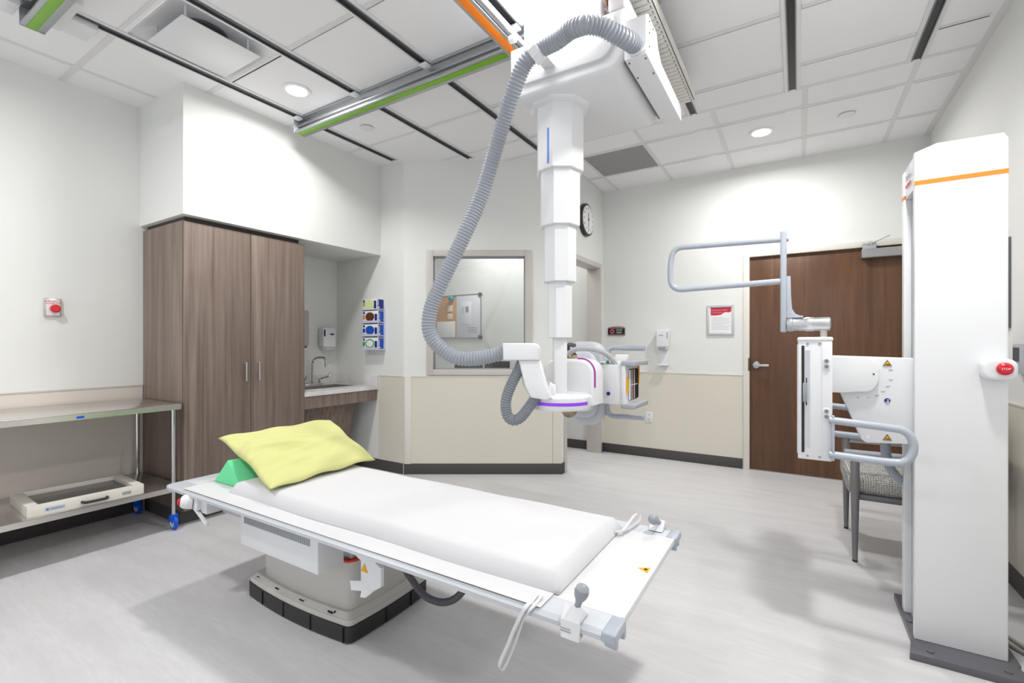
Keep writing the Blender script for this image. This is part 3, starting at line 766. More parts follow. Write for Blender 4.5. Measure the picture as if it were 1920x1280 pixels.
# control knobs clamped to the table rims
def knob_clamp(x, y, sg, label, tilt):
    t = thing('table_control_knob', label, 'control knob', (x, y, TZ), 'ball handled controls clamped to the table')
    b = BM()
    prism(b, [(y - sg * .012, TZ - .040), (y - sg * .012, TZ + .008), (y + sg * .014, TZ + .036), (y + sg * .055, TZ + .0035), (y + sg * .0, TZ + .0035), (y - sg * .004, TZ - .030), (y + sg * .016, TZ - .030), (y + sg * .016, TZ - .040)], 'x', x - .027, x + .027, .004, 3)
    obj('clamp', b, WHITE, t)
    b = BM(); c = Vector((x + .006, y + sg * .022, TZ + .028)); tp = c + Vector(tilt)
    lathe(b, [(.009, 0), (.0085, .2), (.0105, .36), (.0165, .52), (.0195, .70), (.017, .87), (.009, .97), (0, 1)], c, tp, 28)
    obj('ball_handle', b, MGREY, t)
    return t
k1 = knob_clamp(-.503, TY0, 1, 'grey ball handle on white clamp at the near corner of the table foot', (.024, -.012, .072))
b = BM(); box(b, -.53, -.50, TY0 - .0135, TY0 - .0125, TZ - .022, TZ - .020); box(b, -.53, -.50, TY0 - .0135, TY0 - .0125, TZ - .015, TZ - .0135); obj('printed_text', b, MGREY, k1)
knob_clamp(-.468, TY1, -1, 'grey ball handle on white clamp at the far corner of the table foot', (-.012, -.07, .035))

# sheet, mattress, straps, wedge, pillow
def cloth(x0, x1, y0, y1, z, th, nx, ny, f):
    b = BM(); V = [[b.verts.new((x0 + (x1 - x0) * i / nx, y0 + (y1 - y0) * j / ny, z + f(i / nx, j / ny))) for j in range(ny + 1)] for i in range(nx + 1)]
    for i in range(nx):
        for j in range(ny): b.faces.new((V[i][j], V[i + 1][j], V[i + 1][j + 1], V[i][j + 1]))
    b.normal_update(); bmesh.ops.solidify(b, geom=b.faces[:], thickness=-th); bmesh.ops.recalc_face_normals(b, faces=b.faces[:]); return b
b = cloth(-2.62, -.60, 1.128, 1.79, TZ + .0030, .0015, 60, 16, lambda u, v: .0008 * math.sin(u * 9 + v * 3) + (.0006))
tag(obj('bed_sheet', b, SHEET), 'thin white sheet lying flat under the mattress on the examination table', 'sheet')
# mattress (pad) with soft rounded edges and slight sag
b = BM(); nx, ny = 70, 26; mx0, mx1, my0, my1 = -2.35, -.585, 1.208, 1.775
V = []
for i in range(nx + 1):
    row = []
    for j in range(ny + 1):
        u, v = i / nx, j / ny; du = min(u, 1 - u) * (mx1 - mx0); dv = min(v, 1 - v) * (my1 - my0); d = min(du, dv)
        k = min(1, d / .05); h = .052 * math.sqrt(max(0, 1 - (1 - k) ** 2)) + .0015 * math.sin(u * 23 + 2 * math.sin(v * 9)) * k
        ins = 0
        row.append(b.verts.new((mx0 + u * (mx1 - mx0), my0 + v * (my1 - my0) + .004 * math.sin(u * 14) * (1 - k), TZ + .008 + h)))
    V.append(row)
for i in range(nx):
    for j in range(ny): b.faces.new((V[i][j], V[i + 1][j], V[i + 1][j + 1], V[i][j + 1]))
border = [V[i][0] for i in range(nx + 1)] + [V[nx][j] for j in range(1, ny + 1)] + [V[i][ny] for i in range(nx - 1, -1, -1)] + [V[0][j] for j in range(ny - 1, 0, -1)]
bot = [b.verts.new((v.co.x, v.co.y, TZ + .0055)) for v in border]
for i in range(len(border)): j = (i + 1) % len(border); b.faces.new((border[j], border[i], bot[i], bot[j]))
b.faces.new(bot)
bmesh.ops.recalc_face_normals(b, faces=b.faces[:])
mt = tag(obj('mattress_pad', b, SHEET, ang=80), 'white rounded mattress pad with tie straps on the examination table', 'mattress')
def strap(P, wd=.011, th=.002):
    b = BM(); sweep(b, catmull(P, .008), None, sec=[(-wd, -th), (wd, -th), (wd, th), (-wd, th)]); return b
b = strap([(-.634, 1.17, TZ + .012), (-.634, 1.135, TZ + .006), (-.638, 1.108, TZ), (-.655, 1.106, .506), (-.674, 1.106, .466), (-.691, 1.106, .423), (-.711, 1.106, .379), (-.72, 1.106, .355), (-.717, 1.106, .347)], .0065)
obj('tie_strap', b, SHEET, mt)
b = strap([(-.618, 1.17, TZ + .012), (-.618, 1.135, TZ + .006), (-.621, 1.112, TZ + .002), (-.640, 1.108, .516), (-.652, 1.108, .483), (-.667, 1.108, .441), (-.685, 1.108, .395), (-.706, 1.108, .352), (-.718, 1.107, .347)], .0045)
obj('tie_strap', b, SHEET, mt)
b = strap([(-.59, 1.70, .556), (-.563, 1.723, .560), (-.558, 1.786, .572), (-.558, 1.856, .577), (-.552, 1.89, .572), (-.541, 1.875, .562), (-.546, 1.816, .558), (-.561, 1.742, .558), (-.59, 1.70, .556)], .005)
obj('tie_strap', b, SHEET, mt)
b = BM(); prism(b, [(-2.615, TZ + .0085), (-2.35, TZ + .0085), (-2.485, .672)], 'y', 1.27, 1.80, .002)
tag(obj('foam_wedge', b, FOAM), 'bright green foam wedge under the yellow pillow', 'foam wedge')
A_, B_, C_, D_ = Vector((-2.70, 1.33, .752)), Vector((-2.50, 1.90, .795)), Vector((-2.02, 1.83, .622)), Vector((-2.01, 1.21, .612))
b = BM(); N = 72; top = []; btm = []
nrm = (B_ - A_).cross(D_ - A_).normalized(); nrm = -nrm if nrm.z < 0 else nrm
def wr(u, v):
    w = .0085 * math.sin(7 * u + 13 * v + 2 * math.sin(5 * v)) + .006 * math.sin(21 * v - 6 * u + 1.5 * math.sin(9 * u))
    w += .017 * math.exp(-((v - .42 - .22 * u) / .028) ** 2) * math.exp(-((u - .3) / .28) ** 2)
    w += .014 * math.exp(-((v - .68 + .1 * u) / .03) ** 2) * math.exp(-((u - .55) / .2) ** 2) - .014 * math.exp(-((v - .55 - .1 * u) / .03) ** 2) * math.exp(-((u - .45) / .3) ** 2)
    w += .010 * math.exp(-((v - .20 - .35 * u) / .022) ** 2) * math.exp(-((u - .65) / .22) ** 2) + .009 * math.exp(-((v - .78 - .06 * u) / .02) ** 2) * math.exp(-((u - .35) / .2) ** 2) - .007 * math.exp(-((v - .30 - .30 * u) / .02) ** 2) * math.exp(-((u - .5) / .2) ** 2)
    w += .008 * math.sin(55 * v + 10 * u) * math.exp(-(u / .13) ** 2)
    return w
for i in range(N + 1):
    for s_, L in ((1, top), (-1, btm)):
        for j in range(N + 1):
            u, v = i / N, j / N
            uu = .5 + (u - .5) * (1 - .05 * math.sin(math.pi * v)); vv = .5 + (v - .5) * (1 - .05 * math.sin(math.pi * u))
            base = (A_ * (1 - uu) + B_ * uu) * (1 - vv) + (D_ * (1 - uu) + C_ * uu) * vv
            p = (16 * u * (1 - u) * v * (1 - v)); prof = p ** .42
            h = (.056 * prof + wr(u, v) * min(1, p * 3)) if s_ > 0 else -(.022 * prof)
            h += .006 * math.sin(17 * u + 13 * v) * (1 - min(1, p * 2))
            L.append(b.verts.new(base + nrm * h) if (s_ > 0 or (0 < i < N and 0 < j < N)) else top[i * (N + 1) + j])
for L, fl in ((top, 0), (btm, 1)):
    for i in range(N):
        for j in range(N):
            q = [L[i * (N + 1) + j], L[(i + 1) * (N + 1) + j], L[(i + 1) * (N + 1) + j + 1], L[i * (N + 1) + j + 1]]
            if fl: q = q[::-1]
            try: b.faces.new(q)
            except ValueError: pass
bmesh.ops.recalc_face_normals(b, faces=b.faces[:])
tag(obj('pillow', b, PILW, ang=180), 'pale yellow wrinkled pillow leaning on the green foam wedge', 'pillow')

# ------------------------------------------------------------------ wall stand (bucky)
XS = thing('xray_wall_stand', 'tall white x-ray wall stand with orange band and red stop button', 'x-ray wall stand', (.56, 2.65, 0))
b = BM(); prism(b, [(.385, 2.43), (.76, 2.43), (.72, 2.53), (.735, 2.55), (.735, 2.97), (.41, 2.97), (.41, 2.56)], 'z', 0, .03, .003)
bp = obj('floor_plate', b, DGREY, XS)
b = BM()
for x, y in ((.455, 2.475), (.68, 2.475), (.425, 2.7)): cyl(b, (x, y, .03), (x, y, .034), .012, seg=20)
obj('bolt_cap', b, DGREY, bp)
top = [(.42, .03), (.70, .03), (.70, 2.07), (.688, 2.092), (.49, 2.095), (.42, 2.07)]
b = BM(); prism(b, top, 'y', 2.55, 2.585, .004, 3)
box(b, .42, .70, 2.78, 2.83, .03, 2.06, .004, 3); box(b, .66, .70, 2.58, 2.79, .03, 2.07, .002)
st = obj('column_cover', b, WHITE, XS)
b = BM(); prism(b, [(.425, 1.93), (.698, 1.93), (.698, 2.068), (.686, 2.09), (.49, 2.093), (.425, 2.068)], 'y', 2.58, 2.79, .002); obj('column_cap', b, WHITE, XS)
b = BM(); box(b, .445, .66, 2.585, 2.78, .03, 1.93); obj('guide_channel', b, mat('channel_grey', srgb(184, 187, 192), .4), XS)
b = BM(); box(b, .4425, .446, 2.66, 2.69, .1, 1.92); obj('channel_slot', b, BLACK, XS)
b = BM(); box(b, .4195, .7005, 2.549, 2.556, 1.932, 1.950); obj('orange_band', b, ORS, XS)
b = BM(); box(b, .4195, .425, 2.78, 2.83, 1.932, 1.950); obj('orange_band', b, ORS, XS)
b = BM(); text(b, 'SIEMENS', .030, (.4193, 2.68, 2.01), (0, -1, 0), (0, 0, 1)); obj('brand_name', b, MGREY, XS)
b = BM(); text(b, 'Healthineers', .024, (.4193, 2.68, 1.975), (0, -1, 0), (0, 0, 1)); obj('brand_line', b, REDP, XS)
b = BM(); prism(b, rrect(.613, .712, 1.128, 1.21, .03, 8), 'y', 2.49, 2.552, .012, 4); sb = obj('stop_button_housing', b, WHITE, XS)
b = BM(); lathe(b, [(.022, 0), (.024, .3), (.023, .7), (.015, 1)], (.672, 2.493, 1.172), (.672, 2.472, 1.172), 32); obj('stop_button', b, RED, sb)
b = BM(); text(b, 'STOP', .011, (.672, 2.4716, 1.172), (1, 0, 0), (0, 0, 1), ext=.0004); obj('stop_lettering', b, PAPER, sb)
# swivel bracket
b = BM()
prism(b, [(.14, 1.214), (.425, 1.206), (.425, .838), (.262, .828), (.245, .84), (.165, 1.05), (.14, 1.05)], 'y', 2.59, 2.68, .004, 3)
br = obj('swivel_bracket', b, WHITE, XS)
b = BM(); box(b, .42, .46, 2.60, 2.70, .86, 1.20, .004); obj('carriage', b, MGREY, XS)
b = BM(); P = [(.12, 1.212), (.25, 1.208)] + [(.25 + .055 * math.cos(R(a)), 1.13 + .078 * math.sin(R(a))) for a in range(80, -81, -12)] + [(.24, 1.055), (.18, 1.047), (.12, 1.047)]
prism(b, P, 'y', 2.565, 2.60, .004, 3); obj('tilt_arm', b, WHITE, br)
b = BM()
for a, s_ in ((12, '90'), (-12, '75'), (-28, '60'), (-44, '45'), (-60, '30'), (-78, '15'), (-100, '0')):
    p = Vector((.25 + .10 * math.cos(R(a)), 2.5895, 1.13 + .105 * math.sin(R(a))))
    text(b, s_ + '°', .012, p, (1, 0, 0), (0, 0, 1), ext=.0004)
obj('angle_scale', b, MGREY, br)
for z in (1.183, .858):
    b = BM(); prism(b, [(.335 + x * .95, z + y_ * .95) for x, y_ in ((-.0165, -.0125), (.0165, -.0125), (0, .0155))], 'y', 2.587, 2.5905); w1 = obj('warning_label', b, BLK, br)
    b = BM(); prism(b, [(.335 + x * .72, z - .001 + y_ * .72) for x, y_ in ((-.0165, -.0125), (.0165, -.0125), (0, .0155))], 'y', 2.586, 2.588); obj('warning_face', b, AMBER, w1)
    b = BM(); box(b, .329, .343, 2.5855, 2.587, z - .007, z - .003); obj('warning_mark', b, BLK, w1)
b = BM(); cyl(b, (.335, 2.591, 1.02), (.335, 2.587, 1.02), .0105, seg=28); bl = obj('blue_symbol', b, NAVY, br)
b = BM(); lathe(b, [(.003, 0), (.003, 1)], (.337, 2.587, 1.023), (.337, 2.586, 1.023), 12); box(b, .331, .341, 2.586, 2.587, 1.012, 1.017); obj('symbol_print', b, PAPER, bl)
b = BM()
cyl(b, (.275, 2.592, 1.02), (.275, 2.588, 1.02), .010, seg=24); cyl(b, (.195, 2.592, 1.022), (.195, 2.588, 1.022), .007, seg=16); cyl(b, (.268, 2.592, .853), (.268, 2.588, .853), .008, seg=16)
obj('plug_cap', b, WHITE2, br)
b = BM(); cyl(b, (.285, 2.566, 1.135), (.285, 2.5635, 1.135), .0035, seg=12); obj('pointer_dot', b, BLK, br)
# detector
dx0, dx1, dy0, dy1, dz0, dz1 = .002, .126, 2.40, 2.96, .765, 1.285
b = BM(); box(b, dx0, dx1, dy0, dy1, dz0, dz1, .005, 3); box(b, dx0 - .002, dx1 + .004, dy0 - .004, dy1 + .004, dz1 - .006, dz1 + .012, .006, 3)
det = obj('detector_housing', b, WHITE, XS)
b = BM(); box(b, dx0 + .088, dx1 + .001, dy0 - .003, dy0 + .002, dz0 + .004, dz1 - .008, .001); obj('side_strip', b, WHITE2, det)
b = BM(); box(b, dx0 + .014, dx0 + .024, dy0 - .002, dy0 + .003, dz0 + .03, dz1 - .025); box(b, dx0 + .030, dx0 + .034, dy0 - .002, dy0 + .003, 1.0, 1.12); obj('insertion_slot', b, BLK, det)
b = BM(); prism(b, [(dx0 + .026, dz0 + .05), (dx0 + .045, dz0 + .05), (dx0 + .045, dz1 - .045), (dx0 + .026, dz1 - .045)], 'y', dy0 - .0012, dy0 + .002); obj('recessed_panel', b, LGREY, det)
b = BM(); box(b, dx0 + .018, dx0 + .034, dy0 - .012, dy0 + .002, 1.015, 1.098, .002); obj('cassette_grip', b, MGREY, det)
for x in (.038, .082):
    for z in (dz0 + .016, dz1 - .017): b = BM(); cyl(b, (x, dy0 + .002, z), (x, dy0 - .002, z), .005, seg=16); obj('screw', b, MGREY, det)
for z in (1.182, .968):
    b = BM(); prism(b, rrect(.092, .12, z - .027, z + .027, .013, 8), 'y', dy0 - .006, dy0 - .001, .001); kp = obj('button_plate', b, WHITE, det)
    b = BM()
    for dz in (-.011, .012): cyl(b, (.106, dy0 - .005, z + dz), (.106, dy0 - .0085, z + dz), .0088, seg=24)
    bt = obj('push_button', b, MGREY, kp)
    b = BM()
    for dz in (-.011, .012): box(b, .104, .108, dy0 - .0092, dy0 - .0084, z + dz - .005, z + dz + .005)
    obj('arrow_mark', b, DGREY, bt)
b = BM(); box(b, dx0 - .003, dx0 + .002, dy0 + .02, dy1 - .02, dz0 + .02, dz1 - .02, .001); obj('detector_front', b, PAPER, det)
for Y in (2.385, 2.975):
    b = BM(); k = .0155
    rod(b, [(.115, Y, .945), (.30, Y, .932), (.372, Y, .925), (.395, Y, .862), (.372, Y, .795), (.30, Y, .792), (.115, Y, .800)], k, .07, 18)
    hU = obj('patient_handle', b, BGREY, XS)
    b = BM(); box(b, .124, .134, Y - .012, Y + .012, .775, .965, .002); obj('handle_mount', b, BGREY, hU)
# overhead arm
b = BM(); cyl(b, (.107, 2.67, dz1), (.107, 2.67, 1.36), .014, seg=24); obj('support_post', b, BEIGE, XS)
b = BM(); lathe(b, [(.030, 0), (.034, .04), (.034, .13), (.031, .15), (.031, .42), (.034, .45), (.034, .62), (.032, .64), (.032, .97), (.028, 1)], (-.045, 2.67, 1.363), (.135, 2.67, 1.363), 36)
ps = obj('pivot_sleeve', b, ALU, XS)
b = BM(); box(b, -.072, -.045, 2.652, 2.690, 1.325, 1.828, .008, 3); ua = obj('upright_bar', b, BGREY, XS)
b = BM()
P = [(-.046, 1.60), (-.028, 1.60), (-.026, 1.50), (-.022, 1.44), (-.008, 1.415), (.012, 1.405), (.024, 1.405), (.024, 1.395), (-.046, 1.395)]
prism(b, P, 'y', 2.655, 2.687, .002); obj('bracket_gusset', b, BGREY, ua)
b = BM(); Y = 2.67
rod(b, [(-.062, Y, 1.786), (-.585, Y, 1.80), (-.605, Y, 1.70), (-.60, Y, 1.565), (-.062, Y, 1.578)], .0145, .085, 18)
cyl(b, (-.045, Y, 1.785), (-.036, Y, 1.785), .012)
obj('overhead_loop', b, BGREY, XS)
b = BM(); hose(b, [(.345, 2.72, .86), (.35, 2.75, .77), (.37, 2.79, .69), (.42, 2.83, .62), (.50, 2.88, .55), (.60, 2.93, .48)], .020, .010, .12, 16)
obj('stand_hose', b, HOSE, XS)
# floor cable
b = BM(); tube(b, [(.70, 2.78, .045), (.76, 2.74, .012), (.83, 2.63, .010), (.90, 2.45, .010), (.93, 2.2, .010)], .009)
tube(b, [(.70, 2.80, .07), (.77, 2.78, .020), (.85, 2.66, .012), (.915, 2.47, .012), (.95, 2.2, .010)], .009)
tag(obj('floor_cable', b, mat('cable_grey', srgb(150, 148, 140), .5)), 'grey cables on the floor at the right of the wall stand', 'cable')

# ------------------------------------------------------------------ chair
t = thing('armchair', 'grey tweed seat chair with grey metal legs behind the wall stand', 'chair', (.58, 3.65, 0))
b = BM(); prism(b, rrect(3.375, 3.925, .385, .50, .045, 6), 'x', .25, .78, .03, 4); obj('seat', b, TWEED, t)
b = BM(); box(b, -.04, .04, 3.40, 3.90, 0, .42, .03, 4, M=Matrix.Translation((.79, 0, .46)) @ Matrix.Rotation(R(4), 4, 'Y')); obj('backrest', b, TWEED, t)
for x, y in ((.287, 3.363), (.287, 3.939), (.80, 3.363), (.80, 3.939)):
    b = BM(); lathe(b, [(.013, 0), (.0215, .62), (.0225, .63), (.022, 1)], (x, y, .006), (x, y, .63), 24); lg = obj('leg', b, MGREY if False else mat('chair_metal', srgb(124, 123, 125), .4, .3), t)
    b = BM(); cyl(b, (x, y, 0), (x, y, .012), .0135, seg=20); obj('foot_cap', b, BLACK, lg)
for y in (3.363, 3.939):
    b = BM(); box(b, .235, .84, y - .03, y + .03, .625, .648, .008, 3); box(b, .27, .82, y - .012, y + .012, .595, .63, .004)
    obj('armrest', b, MGREY, t)
b = BM(); box(b, .28, .80, 3.37, 3.93, .36, .39, .005); obj('seat_frame', b, DGREY, t)

# ------------------------------------------------------------------ tall cabinet
XCb = thing('tall_cabinet', 'tall grey-brown wood laminate cabinet with two doors', 'cabinet', (-3.95, 2.03, 0))
b = BM(); box(b, XL + .004, -3.652, 1.566, 1.584, .10, 2.132); box(b, XL + .004, -3.652, 2.475, 2.493, .10, 2.132)
box(b, XL + .004, -3.66, 1.584, 2.475, 2.11, 2.132); box(b, XL + .004, -3.66, 1.584, 2.475, .10, .12); box(b, XL + .004, XL + .012, 1.584, 2.475, .12, 2.11)
obj('carcass', b, CABL, XCb)
b = BM(); box(b, XL + .02, -3.68, 1.59, 2.47, 2.132, ZS - .001); obj('top_filler', b, mat('filler_dark', srgb(70, 60, 56), .6), XCb)
b = BM(); box(b, XL + .02, -3.70, 1.57, 2.49, 0, .10); obj('kickboard', b, BASE, XCb)
for y0, y1, hy in ((1.567, 2.028, 1.982), (2.032, 2.492, 2.084)):
    b = BM(); box(b, -3.650, -3.630, y0, y1, .104, 2.125, .0015); dr = obj('cabinet_door', b, CABL, XCb)
    b = BM(); cyl(b, (-3.602, hy, .985), (-3.602, hy, 1.13), .006, seg=16)
    for z in (1.0, 1.115): cyl(b, (-3.63, hy, z), (-3.602, hy, z), .005, seg=12)
    obj('door_pull', b, ALU, dr)

# ------------------------------------------------------------------ sink counter
t = thing('sink_counter', 'pale stone counter with backsplash in the alcove beside the cabinet', 'counter', (-3.95, 2.9, .81))
b = BM(); bx0, bx1, by0, by1 = -4.13, -3.80, 2.62, 3.19; z0, z1 = .812, .85
for q in ((XL + .001, bx0, 2.495, 3.329), (bx1, -3.63, 2.495, 3.329), (bx0, bx1, 2.495, by0), (bx0, bx1, by1, 3.329)): box(b, *q, z0, z1)
obj('worktop', b, MARBLE, t)
b = BM(); box(b, XL + .001, XL + .018, 2.495, 3.329, z1, .95, .002); box(b, XL + .018, -3.635, 3.312, 3.329, z1, .95, .002); obj('backsplash', b, MARBLE, t)
b = BM(); box(b, -3.668, -3.65, 2.495, 3.32, .70, .812, .001); ap = obj('apron', b, CABD, t)
b = BM(); prism(b, [(-3.80, .70), (-3.78, .70), (-3.90, .16), (-3.92, .16)], 'y', 2.495, 3.16, .001); obj('sloped_panel', b, CABL, t)
b = BM(); box(b, bx0 - .01, bx1 + .01, by0 - .01, by1 + .01, z1, z1 + .004, .001); bmesh.ops.delete(b, geom=b.faces[:], context='FACES')
t = thing('sink', 'stainless steel drop-in sink set in the stone counter', 'sink', (-3.965, 2.9, .85))
for q in ((bx0 - .012, bx0 + .012, by0 - .012, by1 + .012), (bx1 - .012, bx1 + .012, by0 - .012, by1 + .012), (bx0 + .012, bx1 - .012, by0 - .012, by0 + .012), (bx0 + .012, bx1 - .012, by1 - .012, by1 + .012)):
    box(b, *q, z1 + .0005, z1 + .005, .001)
obj('rim', b, STEEL, t)
b = BM()
for q in ((bx0 + .004, bx0 + .008, by0 + .004, by1 - .004, .69, z1), (bx1 - .008, bx1 - .004, by0 + .004, by1 - .004, .69, z1), (bx0 + .008, bx1 - .008, by0 + .004, by0 + .008, .69, z1), (bx0 + .008, bx1 - .008, by1 - .008, by1 - .004, .69, z1), (bx0 + .004, bx1 - .004, by0 + .004, by1 - .004, .686, .69)): box(b, *q)
obj('basin', b, STEEL, t)
t = thing('faucet', 'chrome gooseneck faucet with wing handle behind the sink', 'faucet', (-4.18, 2.96, .85))
b = BM(); box(b, -4.205, -4.15, 2.86, 3.06, z1, z1 + .025, .008, 3); obj('base_plate', b, CHROME, t)
b = BM(); rod(b, [(-4.18, 2.96, z1 + .02), (-4.18, 2.96, 1.135), (-4.01, 2.99, 1.135), (-4.01, 2.99, 1.04)], .011, .09, 16); obj('spout', b, CHROME, t)
for y, s_ in ((2.875, -1), (3.045, 1)):
    b = BM(); cyl(b, (-4.18, y, z1 + .02), (-4.18, y, z1 + .065), .014, seg=18); hh = obj('valve', b, CHROME, t)
    b = BM(); tube(b, [(-4.18, y, z1 + .06), (-4.15, y + s_ * .02, z1 + .075), (-4.10, y + s_ * .04, z1 + .09), (-4.07, y + s_ * .045, z1 + .13)], .008); obj('wing_handle', b, CHROME, hh)
# dispensers
t = thing('soap_dispenser', 'white soap dispenser on the alcove wall above the sink', 'soap dispenser', (XL, 3.165, 1.2))
b = BM(); prism(b, rrect(3.09, 3.245, 1.235, 1.445, .025, 6), 'x', XL, -4.18, .012, 3); prism(b, rrect(3.105, 3.23, 1.205, 1.26, .02, 6), 'x', XL, -4.20, .008, 3); obj('body', b, WHITE2, t)
b = BM(); box(b, -4.215, -4.185, 3.12, 3.215, 1.205, 1.235, .008, 3); obj('push_bar', b, LGREY, t)
b = BM(); box(b, -4.1805, -4.178, 3.096, 3.112, 1.35, 1.42); obj('level_window', b, BLK, t)
b = BM(); box(b, -4.1805, -4.178, 3.17, 3.215, 1.365, 1.382); obj('logo', b, NAVY, t)
t = thing('towel_dispenser', 'smoky grey paper towel dispenser peeking out beside the tall cabinet', 'towel dispenser', (XL, 2.73, 1.23))
b = BM(); prism(b, rrect(2.60, 2.855, 1.25, 1.60, .02, 6), 'x', XL, -4.08, .01, 3); obj('cover', b, mat('smoke_plastic', srgb(158, 155, 155), .3), t)
b = BM(); box(b, XL, -4.10, 2.61, 2.845, 1.232, 1.252, .004); obj('outlet_tray', b, DGREY, t)
# glove boxes
gx0, gx1, gy = -3.758, -3.535, 3.232
t = thing('glove_box_rack', 'clear wall rack holding three blue and white glove boxes', 'glove rack', (-3.65, 3.33, 1.21))
b = BM()
box(b, gx0 - .006, gx1 + .004, 3.322, 3.33, 1.213, 1.63)
for z in (1.213, 1.347, 1.481, 1.612): box(b, gx0 - .006, gx1 + .004, gy - .004, 3.322, z, z + .004)
box(b, gx0 - .006, gx0 - .002, gy - .004, 3.322, 1.213, 1.63); box(b, gx1 + .001, gx1 + .005, 3.305, 3.322, 1.213, 1.63); box(b, gx1 + .001, gx1 + .005, gy - .004, gy + .004, 1.213, 1.63)
for z in (1.217, 1.351, 1.485): box(b, gx0, gx1, gy - .004, gy - .002, z, z + .02)
obj('rack_shell', b, mat('clear_acrylic', srgb(206, 208, 226), .15), t)
def ell(cx, cz, rx, rz, n=28): return [(cx + rx * math.cos(2 * math.pi * i / n), cz + rz * math.sin(2 * math.pi * i / n)) for i in range(n)]
def glove(z, oval, ring, tabm, label, dx=0, topbox=False):
    t = thing('glove_box', label, 'glove box', (-3.65, 3.28, z), 'boxes of disposable gloves')
    x0, x1 = gx0 + .002 + dx, gx1 - .002 + dx - (.012 if topbox else 0); h = .118 if not topbox else .105
    b = BM(); box(b, x0, x1, gy + .002, 3.318, z, z + h, .001); obj('carton', b, PAPER, t)
    cx = x0 + .105; cz = z + h * .5
    b = BM(); prism(b, ell(cx, cz, .062, .044), 'y', gy - .0005, gy + .002); o = obj('oval_ring', b, ring, t)
    b = BM(); prism(b, ell(cx, cz, .050, .034), 'y', gy - .0012, gy + .0005); obj('opening', b, oval, o)
    b = BM(); box(b, x0 + .005, x0 + .033, gy, gy + .002, z + .035, z + .075); obj('colour_tab', b, tabm, t)
    b = BM(); box(b, x1 - .045, x1 - .012, gy, gy + .002, z + .008, z + .085); obj('hand_print', b, NAVY, t)
    b = BM(); box(b, x0 + .008, x0 + .03, gy, gy + .002, z + h - .03, z + h - .008); obj('maker_mark', b, NAVY, t)
    b = BM(); box(b, x1 - .0005, x1 + .0012, gy + .006, 3.315, z + .006, z + h - .006); sd = obj('blue_side', b, ROYAL if not topbox else NAVY, t)
    b = BM(); box(b, x1 + .001, x1 + .0016, gy + .012, gy + .03, z + .012, z + .03); box(b, x1 + .001, x1 + .0016, gy + .013, gy + .020, z + .04, z + .095); obj('side_print', b, PAPER, sd)
    b = BM(); text(b, 'gloves', .016, (cx - .012, gy + .0012, z + h - .016), (1, 0, 0), (0, 0, 1)); b.free()
glove(1.217, PAPER, GRN, GRN, 'glove box with green ring, bottom of the wall rack')
glove(1.351, ROYAL, ROYAL, NAVY, 'glove box with blue oval opening, middle of the wall rack')
glove(1.485, BROWN, BROWN, ORP, 'glove box with brown oval and orange tab, top slot of the rack')
glove(1.6165, PALEY, PALEY, LIME, 'lime and navy glove box with pale yellow gloves standing on top of the rack', topbox=True)

# ------------------------------------------------------------------ wall items
t = thing('emergency_button', 'red mushroom emergency button on steel plate on left wall', 'emergency button', (XL, 1.055, 1.5))
b = BM(); box(b, XL, XL + .02, 1.012, 1.098, 1.453, 1.575, .002); obj('wall_plate', b, mat('plate_steel', srgb(205, 200, 196), .25, .6), t)
b = BM(); box(b, XL + .02, XL + .0206, 1.022, 1.088, 1.462, 1.566); obj('label_panel', b, PAPER, t)
b = BM(); lathe(b, [(.012, 0), (.012, .4), (.026, .45), (.027, .8), (.018, 1)], (XL + .02, 1.06, 1.505), (XL + .062, 1.06, 1.505), 32); obj('mushroom_button', b, RED, t)
b = BM(); text(b, 'EMERGENCY', .0145, (XL + .0208, 1.055, 1.553), (0, 1, 0), (0, 0, 1)); text(b, 'POWER OFF', .0125, (XL + .0208, 1.055, 1.539), (0, 1, 0), (0, 0, 1)); obj('lettering', b, REDP, t)
# clock
cy, cz = 4.72, 2.613
t = thing('wall_clock', 'round white faced clock with black rim beside the doorway', 'clock', (XC, cy, cz))
b = BM(); lathe(b, [(.17, 0), (.175, .3), (.172, .85), (.158, 1)], (XC, cy, cz), (XC + .045, cy, cz), 64); obj('rim', b, BLACK, t)
b = BM(); cyl(b, (XC + .04, cy, cz), (XC + .0465, cy, cz), .152, seg=64); obj('dial', b, PAPER, t)
b = BM()
for k in range(1, 13):
    a = R(90 - 30 * k); text(b, str(k), .035, (XC + .047, cy + .118 * math.cos(a), cz + .118 * math.sin(a)), (0, 1, 0), (0, 0, 1))
for k in range(60):
    a = 2 * math.pi * k / 60; M = Matrix.Translation((XC + .0468, cy, cz)) @ Matrix.Rotation(a, 4, 'X')
    box(b, 0, .0006, .140, .148, -.0007, .0007, M=M)
obj('numerals', b, BLK, t)
b = BM(); box(b, XC + .048, XC + .050, cy - .004, cy + .004, cz - .015, cz + .075)
box(b, 0, .001, -.003, .003, -.02, .115, M=Matrix.Translation((XC + .051, cy, cz)) @ Matrix.Rotation(R(177), 4, 'X')); cyl(b, (XC + .046, cy, cz), (XC + .054, cy, cz), .008, seg=16)
obj('hands', b, BLK, t)
